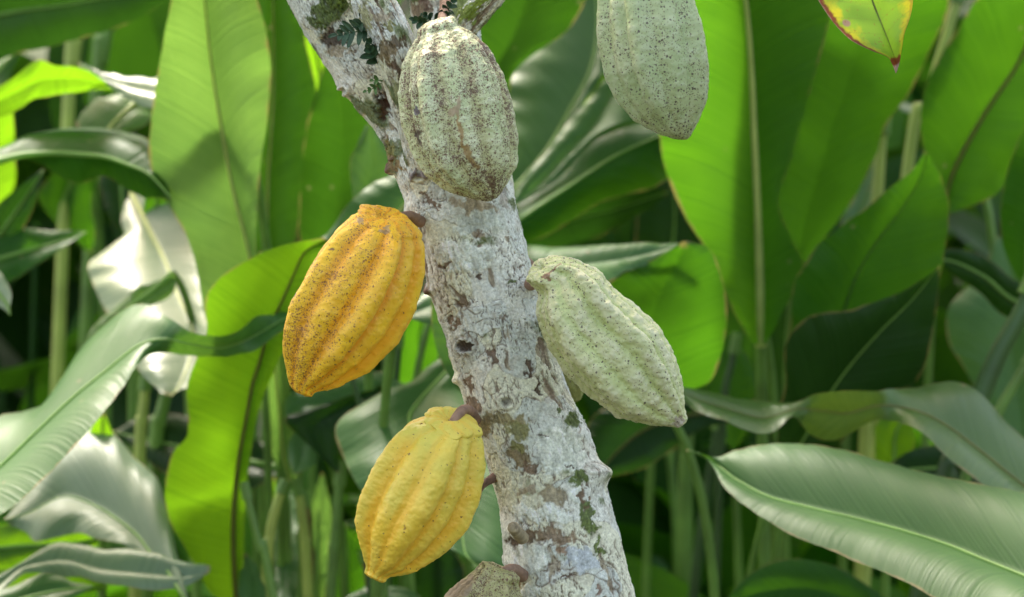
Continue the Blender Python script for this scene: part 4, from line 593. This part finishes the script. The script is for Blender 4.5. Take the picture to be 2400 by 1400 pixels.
leaf('shaded leaf behind the yellow midrib stalk in the right centre', 'dark', [(1850, 700, 1855, 700, 1860, 700), (1790, 780, 1850, 780, 1910, 780), (1780, 880, 1840, 880, 1920, 880), (1800, 960, 1840, 960, 1890, 960)], 3.3, gy=-0.2, seed=78, ribvis=False)
leaf('hidden dark leaf added to shade one half of the huge upright leaf', 'dark', [(1740, -440, 1760, -444, 1780, -440), (1650, -320, 1765, -320, 1880, -320), (1668, -150, 1790, -150, 1915, -150), (1685, 0, 1800, 0, 1922, 0), (1664, 190, 1775, 190, 1878, 190), (1648, 300, 1755, 300, 1850, 290), (1640, 400, 1735, 400, 1820, 390), (1642, 500, 1725, 500, 1800, 478), (1690, 600, 1750, 600, 1820, 600), (1740, 700, 1775, 700, 1805, 700)], 2.88, gx=0.05, gy=-0.15, seed=90, ribvis=False, bulge=0.0, close=(1, 1))  # unseen leaf, added to block the backlight from half of the upright leaf
# ---- loose stalks whose blades are above or outside the view
def stalk(label, pts, d, r, mat, up=None):
    """pts in px, top first; the stalk goes on down to the ground"""
    P = [pt(x, y, d) for x, y in pts]; e = P[-1]-P[-2]; e = e/np.linalg.norm(e); f = P[-1]+e*0.5; f[2] = 0.55; g = np.array([f[0]+e[0]*0.2, f[1], -0.02])
    R = cat(P+[f, g], 60); t = empty('leaf_stalk', (g[0], g[1], 0), label, 'leaf stalk', 'leaf stalks rising between the leaves')
    V, Fq = tube(R, r*(0.8+0.4*np.linspace(0, 1, 60)), 12); mesh('stem', V, Fq, PET[mat], t)
    V, Fq = tube(R[:8], r*1.25*np.linspace(0.9, 1, 8), 12); mesh('sheath', V, Fq, PET['green'], t)
stalk('thick dark ribbed stalk leaning at the right border', [(2470, 560), (2400, 720), (2340, 830), (2298, 930), (2240, 1080), (2190, 1240)], 2.75, 0.0135, 'dark')
stalk('lighter thin stalk just right of the thick dark ribbed stalk', [(2440, 800), (2390, 880), (2340, 965), (2290, 1060), (2250, 1180)], 2.8, 0.007, 'green')
stalk('pale stalk in the dark gap near the top right corner leaf', [(2255, -40), (2235, 30), (2205, 130), (2170, 260), (2120, 460)], 3.1, 0.008, 'yellow')
stalk('pale stalk above the pointed leaf with the dry tip', [(2075, 260), (2065, 340), (2058, 440), (2050, 560), (2040, 700)], 3.15, 0.009, 'yellow')
stalk('pale blurred stalk directly under the pale green pod tip', [(1618, 930), (1612, 1000), (1606, 1150), (1604, 1400)], 3.4, 0.012, 'green')
stalk('thin leaning stalk right of the pale blurred stalk', [(1690, 960), (1675, 1050), (1650, 1200), (1625, 1400)], 3.3, 0.008, 'dark')
stalk('slim stalk left of the pale blurred stalk near the trunk', [(1568, 980), (1572, 1080), (1582, 1200), (1590, 1400)], 3.6, 0.007, 'green')
stalk('thin dark stalk between the lime leaf and the yellow midrib', [(1728, 780), (1715, 850), (1700, 920), (1690, 1060), (1680, 1300)], 3.1, 0.006, 'dark')
stalk('broad dim stalk right of the yellow midrib stalk', [(1850, 720), (1838, 820), (1828, 950), (1822, 1100), (1820, 1400)], 3.4, 0.012, 'dark')
stalk('yellow green stalk curving at the bottom between lime leaf and lower yellow pod', [(672, 1125), (650, 1180), (632, 1260), (622, 1400)], 2.75, 0.007, 'yellow')
stalk('green stalk leaning right at the bottom beside the tall lime leaf', [(572, 1130), (588, 1200), (612, 1290), (640, 1400)], 2.6, 0.0055, 'green')
stalk('yellow stalk with brown side left of the lower yellow pod', [(694, 1120), (706, 1190), (714, 1260), (722, 1400)], 2.85, 0.007, 'yellow')
stalk('brown stalk beside the yellow stalk at the bottom', [(712, 1150), (722, 1220), (728, 1300), (734, 1400)], 2.9, 0.005, 'brown')
stalk('pale green upright stalk left of the tip of the lower yellow pod', [(802, 1080), (792, 1180), (784, 1280), (776, 1400)], 2.8, 0.007, 'green')
stalk('thin grey green stalk under the orange pod tip at the left', [(598, 930), (597, 1040), (598, 1130), (602, 1300)], 3.0, 0.005, 'green')
stalk('dark thin stalk under the belly of the orange pod', [(815, 860), (832, 910), (846, 970), (855, 1100)], 2.7, 0.004, 'dark')
stalk('mid green stalk in the gap right of the orange pod', [(912, 800), (903, 880), (898, 950), (890, 1150)], 2.9, 0.006, 'green')
stalk('dark stalk nearest the trunk in the gap right of the orange pod', [(940, 770), (932, 850), (924, 950), (915, 1150)], 2.85, 0.005, 'dark')
stalk('light stalk behind the belly of the orange pod', [(868, 850), (866, 920), (862, 980), (858, 1150)], 3.0, 0.004, 'yellow')
stalk('reddish brown stalk behind the tip of the lower yellow pod', [(850, 1290), (862, 1350), (870, 1420)], 2.85, 0.006, 'brown')
stalk('green stalk at the bottom just right of the lower yellow pod tip', [(905, 1335), (902, 1370), (898, 1420)], 2.8, 0.006, 'green')
stalk('pale stalk pair member nearer the white leaf at the lower left', [(342, 880), (338, 940), (332, 1000), (326, 1120)], 2.95, 0.008, 'yellow')
stalk('pale stalk pair member farther from the white leaf at the lower left', [(395, 880), (385, 940), (372, 1000), (360, 1120)], 3.0, 0.010, 'green')
stalk('blurred stalk in the dark gap left of the big soft green leaf', [(190, 30), (182, 90), (172, 150), (160, 260)], 3.5, 0.010, 'yellow')
stalk('second blurred stalk in the dark gap left of the big soft green leaf', [(262, 30), (250, 90), (238, 150), (225, 260)], 3.6, 0.011, 'green')
# ---- the mass of foliage farther back: one mass nobody could count
def thicket():
    rng = np.random.default_rng(5); parts = []; 
    NL = 880
    for i in range(NL):
        d = rng.uniform(3.9, 6.6); x = rng.uniform(-2.3, 2.3); z0 = rng.uniform(0.3, 2.0) if rng.random() < 0.8 else rng.uniform(0.2, 2.6); Lh = rng.uniform(0.5, 0.95); wd = rng.uniform(0.07, 0.14)
        lean = rng.normal(0, 0.55); ly = rng.normal(0, 0.5); az = rng.uniform(-1.1, 1.1); k = 9; t = np.linspace(0, 1, k)
        dirv = np.array([math.sin(lean), math.sin(ly)*0.7, math.cos(lean)]); side = np.array([math.cos(az), math.sin(az), -math.sin(lean)*0.5]); droop = rng.uniform(0, 0.5)
        c = np.array([x, d, z0])+dirv*(t*Lh)[:, None]; c[:, 2] -= droop*Lh*t**2.4; c[:, 0] += droop*0.6*Lh*t**2*np.sign(lean)
        wv = wd*np.sin(math.pi*np.clip(t*0.93+0.05, 0, 1))**0.7; nn = np.cross(side, dirv)
        rows = [c+side*(wv*q)[:, None]+nn*(0.25*abs(q)*wv)[:, None] for q in (-1, -0.5, 0, 0.5, 1)]
        parts.append((np.stack(rows, 1).reshape(-1, 3), grid_faces(k, 5)))
    parts2 = []
    for i in range(45):                      # thin stems among them
        x, d = rng.uniform(-1.4, 1.4), rng.uniform(3.5, 5.2); le = rng.normal(0, 0.12); P = np.array([[x, d, -0.02], [x+le*0.6, d, 0.8], [x+le*1.8+rng.normal(0, .03), d, rng.uniform(1.5, 2.2)]]); R = cat(P, 12); parts2.append(tube(R, np.linspace(1, 0.5, 12)*rng.uniform(0.004, 0.011), 6))
    parts += parts2
    V, Fq = merge(parts); uv = np.stack([V[:, 2], V[:, 0]], 1)
    tag(mesh('undergrowth', V, Fq, LM['deep'], uv=uv), 'dense dark mass of broad leaves far behind the tree', 'undergrowth', kind='stuff')
thicket()
def low_mass():
    rng = np.random.default_rng(9); parts = []
    for i in range(260):
        d = rng.uniform(3.3, 4.3); x = rng.uniform(-1.3, 1.3); z0 = rng.uniform(0.45, 1.1); Lh = rng.uniform(0.35, 0.6); wd = rng.uniform(0.06, 0.11); lean = rng.normal(0, 0.7); ly = rng.normal(0, 0.6); az = rng.uniform(-1.0, 1.0); k = 12; t = np.linspace(0, 1, k)
        dirv = np.array([math.sin(lean), math.sin(ly)*0.7, math.cos(lean)]); side = np.array([math.cos(az), math.sin(az), -math.sin(lean)*0.6]); droop = rng.uniform(0.1, 0.7)
        c = np.array([x, d, z0])+dirv*(t*Lh)[:, None]; c[:, 2] -= droop*Lh*t**2.4; c[:, 0] += droop*0.6*Lh*t**2*np.sign(lean); wv = wd*np.sin(math.pi*np.clip(t*0.93+0.05, 0, 1))**0.7; nn = np.cross(side, dirv)
        parts.append((np.stack([c+side*(wv*q)[:, None]+nn*(0.3*abs(q)*wv)[:, None] for q in (-1, -.6, -.3, 0, .3, .6, 1)], 1).reshape(-1, 3), grid_faces(k, 7)))
    V, Fq = merge(parts); tag(mesh('low_foliage', V, Fq, LM['fresh'], uv=np.stack([V[:, 2]+0.4*np.abs(V[:, 0]), V[:, 0]], 1)), 'softly blurred green leaves low in the gaps between the stalks', 'undergrowth', kind='stuff')
low_mass()
# ------------------------------------------------------------------ ferns rooted on the bark
FERN = plain('fern_green', (0.035, 0.085, 0.035), 0.5, 0.35, 200, 0.0003, (0.02, 0.05, 0.02)); FERN2 = plain('fern_light', (0.12, 0.22, 0.06), 0.5, 0.35, 200, 0.0003)
def lobe(P, Q, w, n=9, lift=0.0012, up=0.3):
    """one leaflet from P to Q, w wide, rounded end, a shallow trough with real thickness"""
    P, Q = np.array(P), np.array(Q); e = Q-P; L = np.linalg.norm(e); e /= L; s = np.cross(e, np.array([0, -1.0, up])); s /= np.linalg.norm(s); nn = np.cross(s, e)
    t = np.linspace(0, 1, n); ww = w*np.sqrt(np.clip(np.sin(math.pi*(0.10+0.88*t**0.8)), 0, 1)); ww[-1] = w*0.1
    c = P+e*(t*L)[:, None]-np.array([0, 0, 1])*(0.12*L*t**2)[:, None]
    top = [c+s*(ww*q)[:, None]+nn*(lift*abs(q)) for q in (-1, -.5, 0, .5, 1)]; bot = [x-nn*0.0003 for x in top]
    V1 = np.stack(top, 1).reshape(-1, 3); V2 = np.stack(bot, 1).reshape(-1, 3); g = grid_faces(n, 5)
    edge = []
    return np.vstack([V1, V2]), np.vstack([g, g[:, ::-1]+len(V1), np.array([[i*5, (i+1)*5, (i+1)*5+len(V1), i*5+len(V1)] for i in range(n-1)]), np.array([[i*5+4, i*5+4+len(V1), (i+1)*5+4+len(V1), (i+1)*5+4] for i in range(n-1)])])
def fern(label, fronds, mat=FERN):
    t = empty('small_fern', tuple(pt(*fronds[0]['axis'][0])), label, 'fern', 'small ferns rooted on the cacao bark')
    for f in fronds:
        R = cat([pt(*a) for a in f['axis']], 20); parts = [tube(R, np.linspace(0.0008, 0.0004, 20), 6)]
        k = f['n']; e = R[-1]-R[0]; 
        for i in range(k):
            q = (i+0.6)/k; P = R[int(q*18)]; ll = f['len']*(math.sin(math.pi*(0.22+0.70*q))) ; tn = R[min(19, int(q*18)+1)]-R[max(0, int(q*18)-1)]; tn /= np.linalg.norm(tn); s = np.cross(tn, np.array([0, -1.0, 0])); s /= np.linalg.norm(s)
            for sg in (1, -1):
                dv = tn*0.55+s*sg*0.85; dv /= np.linalg.norm(dv); parts.append(lobe(P, P+dv*ll*random.uniform(.85, 1.1)+np.array([0, -0.003, 0]), f['w']))
        parts.append(lobe(R[-1], R[-1]+(R[-1]-R[-3])/np.linalg.norm(R[-1]-R[-3])*f['len']*0.5, f['w']*0.8))
        V, Fq = merge(parts); mesh('frond', V, Fq, mat, t)
fern('dark fern frond with comb like leaflets on the left limb near the top', [dict(axis=[(862, 70, 1.925), (840, 74, 1.915), (812, 78, 1.91), (790, 82, 1.91)], n=5, len=0.0165, w=0.0026), dict(axis=[(868, 50, 1.925), (850, 52, 1.92), (838, 58, 1.915)], n=2, len=0.013, w=0.0025)])
fern('dark fern with rounded leaflets tucked behind the second limb', [dict(axis=[(886, 150, 1.93), (874, 130, 1.92), (864, 112, 1.915)], n=3, len=0.0125, w=0.0034), dict(axis=[(884, 118, 1.925), (872, 104, 1.918), (862, 96, 1.915)], n=2, len=0.008, w=0.0022)])
fern('pale green fern sprig above the brown bark hollow', [dict(axis=[(893, 196, 1.93), (878, 206, 1.92), (858, 214, 1.915)], n=3, len=0.0075, w=0.0016), dict(axis=[(896, 190, 1.93), (884, 188, 1.922), (874, 189, 1.92)], n=1, len=0.007, w=0.0018)], FERN2)
fern('dark leafy fern cluster at the top between the limb and the speckled pod', [dict(axis=[(1000, 60, 1.95), (985, 52, 1.93), (968, 46, 1.925)], n=3, len=0.0095, w=0.0026), dict(axis=[(1020, 50, 1.97), (1035, 40, 1.94), (1052, 34, 1.93)], n=3, len=0.010, w=0.0028), dict(axis=[(1035, 50, 1.97), (1052, 20, 1.95), (1066, -4, 1.95)], n=4, len=0.0085, w=0.0024), dict(axis=[(1010, 48, 1.97), (1003, 38, 1.95), (990, 36, 1.94)], n=2, len=0.008, w=0.0024)])
# ------------------------------------------------------------------ the cacao tree's own leaves
def cleafmat():
    m, ns, L, b = newmat('yellowing_leaf'); at = N(ns, 'ShaderNodeAttribute', attribute_name='Col'); L.new(at.outputs['Color'], b.inputs['Base Color']); b.inputs['Roughness'].default_value = 0.45
    tc = N(ns, 'ShaderNodeTexCoord'); nz = N(ns, 'ShaderNodeTexNoise', i_Scale=260.0, i_Detail=4.0); L.new(tc.outputs['Object'], nz.inputs['Vector']); bp = N(ns, 'ShaderNodeBump', i_Strength=0.4, i_Distance=0.0006); L.new(nz.outputs['Fac'], bp.inputs['Height']); L.new(bp.outputs[0], b.inputs['Normal'])
    tr = N(ns, 'ShaderNodeBsdfTranslucent'); L.new(at.outputs['Color'], tr.inputs[0]); mx = N(ns, 'ShaderNodeMixShader'); mx.inputs[0].default_value = 0.42; L.new(b.outputs[0], mx.inputs[1]); L.new(tr.outputs[0], mx.inputs[2]); L.new(mx.outputs[0], ns['Material Output'].inputs[0])
    return m
CL = cleafmat()
def yellow_leaf():
    d = 1.86
    st = [(2098, 168, 2100, 172, 2103, 166), (2090, 150, 2099, 150, 2109, 145), (2078, 133, 2094, 128, 2113, 118), (2040, 118, 2084, 100, 2120, 80), (1992, 92, 2068, 60, 2134, 38), (1950, 50, 2048, 10, 2140, 0), (1915, -5, 2030, -40, 2140, -50), (1890, -60, 2010, -100, 2125, -110), (1890, -120, 1990, -160, 2085, -170), (1915, -190, 1975, -215, 2035, -225), (1955, -250, 1965, -258, 1978, -262)]
    A = np.array([[pt(s[2*q], s[2*q+1], d+(0.012 if q == 1 else 0)+0.00004*(s[2*q]-2020)) for q in range(3)] for s in st]); n, h = 220, 60
    K = cat(A.reshape(len(A), 9), n).reshape(n, 3, 3); V = []; T = []; S_ = []
    s = np.linspace(0, 1, n)
    for j in range(-h, h+1):
        t = abs(j)/h; E = K[:, 0] if j < 0 else K[:, 2]; V.append(K[:, 1]+(E-K[:, 1])*t); T.append(np.full(n, t*(1 if j >= 0 else -1))); S_.append(s)
    V = np.stack(V, 1).reshape(-1, 3); t = np.stack(T, 1).ravel(); u = np.stack(S_, 1).ravel(); at_ = np.abs(t)
    nz = fbm(V*70, 3, 4); n2 = fbm(V*160, 4, 4, .6); edge = np.maximum(at_, ss(0.22, 0.02, u))+0.12*nz
    V[:, 1] += 0.0022*noise(V*60, 5)+0.004*at_**2*noise(V*25, 6)
    # side veins
    ph = (u*13-at_*1.25)%1.0; vein = np.exp(-((ph-0.5)/0.035)**2)*(at_ < 0.93)*ss(0.05, 0.2, u); mid = np.exp(-(at_/0.018)**2)
    col = np.tile(np.array([0.24, 0.42, 0.03]), (len(V), 1)); col = mixc(col, (0.58, 0.52, 0.02), ss(0.6, 0.97, edge+0.15*n2)); col = mixc(col, (0.46, 0.52, 0.03), ss(0.3, 0.0, u)*0.4)
    col = mixc(col, (0.22, 0.32, 0.03), vein*0.55); col = mixc(col, (0.12, 0.10, 0.03), mid*0.8)
    left = (t < 0)
    be = ss(0.90, 0.955, at_+0.05*n2+0.03*left); col = mixc(col, (0.20, 0.05, 0.015), be*(0.45+0.55*left)); col = mixc(col, (0.36, 0.26, 0.2), ss(0.975, 1.0, at_+0.02*n2)*left*0.7)
    tipm = ss(0.185, 0.15, u+0.02*n2); col = mixc(col, (0.20, 0.06, 0.02), tipm); col = mixc(col, (0.42, 0.32, 0.27), ss(0.10, 0.06, u+0.02*n2))
    sp = np.exp(-(((u-0.47)/0.018)**2+((t+0.77)/0.09)**2)); col = mixc(col, (0.34, 0.22, 0.16), ss(0.3, 0.6, sp+0.1*n2)); ps = ss(0.5, 0.62, noise(V*420, 9)); col = mixc(col, (0.3, 0.16, 0.03), ps*0.5)
    o = empty('cacao_leaf', tuple(K[-1, 1]), 'yellowing leaf with brown scorched edge hanging at the top right', 'leaf')
    mesh('blade', V, grid_faces(n, 2*h+1), CL, o, col=np.clip(col, 0.005, 1))
    V2, F2 = tube(K[:, 1]+np.array([0, 0.001, 0]), np.linspace(0.0004, 0.0013, n), 8); mesh('midrib', V2, F2, RIB['brown'], o)
    R = cat([K[-1, 1], K[-1, 1]+np.array([-0.004, 0.03, 0.02]), pt(1945, -335, 1.98), pt(1940, -350, 1.99)], 20); V2, F2 = tube(R, np.full(20, 0.0016), 8); mesh('petiole', V2, F2, STALK, o)
yellow_leaf()
# crown above the frame: it shades the trunk and pods as in the photograph
def crown():
    rng = np.random.default_rng(11); parts = []
    # around the sun's path over the pods, above the frame
    for i in range(260):
        hgt = rng.uniform(0.55, 1.5); c0 = np.array([rng.uniform(-0.42, 0.42), TD+rng.uniform(-0.10, 0.16), CZ])+np.array(sdir)*hgt/ sdir.z*1.0
        c0[0] += rng.normal(0, .06); L = rng.uniform(0.16, 0.30); wd = L*0.19; az = rng.uniform(0, 2*math.pi); tilt = rng.uniform(-0.9, 0.1)
        dv = np.array([math.cos(az)*math.cos(tilt), math.sin(az)*math.cos(tilt), math.sin(tilt)]); sd_ = np.cross(dv, np.array([0, 0, 1.0])); sd_ /= np.linalg.norm(sd_); k = 8; t = np.linspace(0, 1, k)
        c = c0+dv*(t*L)[:, None]; c[:, 2] -= 0.3*L*t**2; wv = wd*np.sin(math.pi*np.clip(0.03+0.95*t, 0, 1))**0.8
        parts.append((np.stack([c+sd_*(wv*q)[:, None] for q in (-1, 0, 1)], 1).reshape(-1, 3), grid_faces(k, 3)))
    # unseen outer leaves added to shade the broad leaves on the right
    for i in range(70):
        L = rng.uniform(0.2, 0.34); wd = L*0.19; az = rng.uniform(0, 2*math.pi); tilt = rng.uniform(-0.9, 0.1)
        tgt = np.array([rng.uniform(0.35, 0.85), rng.uniform(2.6, 3.3), rng.uniform(1.15, 1.65)])
        c0 = tgt+np.array(sdir)*rng.uniform(1.1, 1.9); dv = np.array([math.cos(az)*math.cos(tilt), math.sin(az)*math.cos(tilt), math.sin(tilt)]); sd_ = np.cross(dv, np.array([0, 0, 1.0])); sd_ /= np.linalg.norm(sd_); k = 8; t = np.linspace(0, 1, k)
        c = c0+dv*(t*L)[:, None]; c[:, 2] -= 0.3*L*t**2; wv = wd*np.sin(math.pi*np.clip(0.03+0.95*t, 0, 1))**0.8
        parts.append((np.stack([c+sd_*(wv*q)[:, None] for q in (-1, 0, 1)], 1).reshape(-1, 3), grid_faces(k, 3)))
    V, Fq = merge(parts); o = mesh('crown', V, Fq, LM['mid'], tree, uv=V[:, :2]); o['kind'] = 'stuff'
crown()
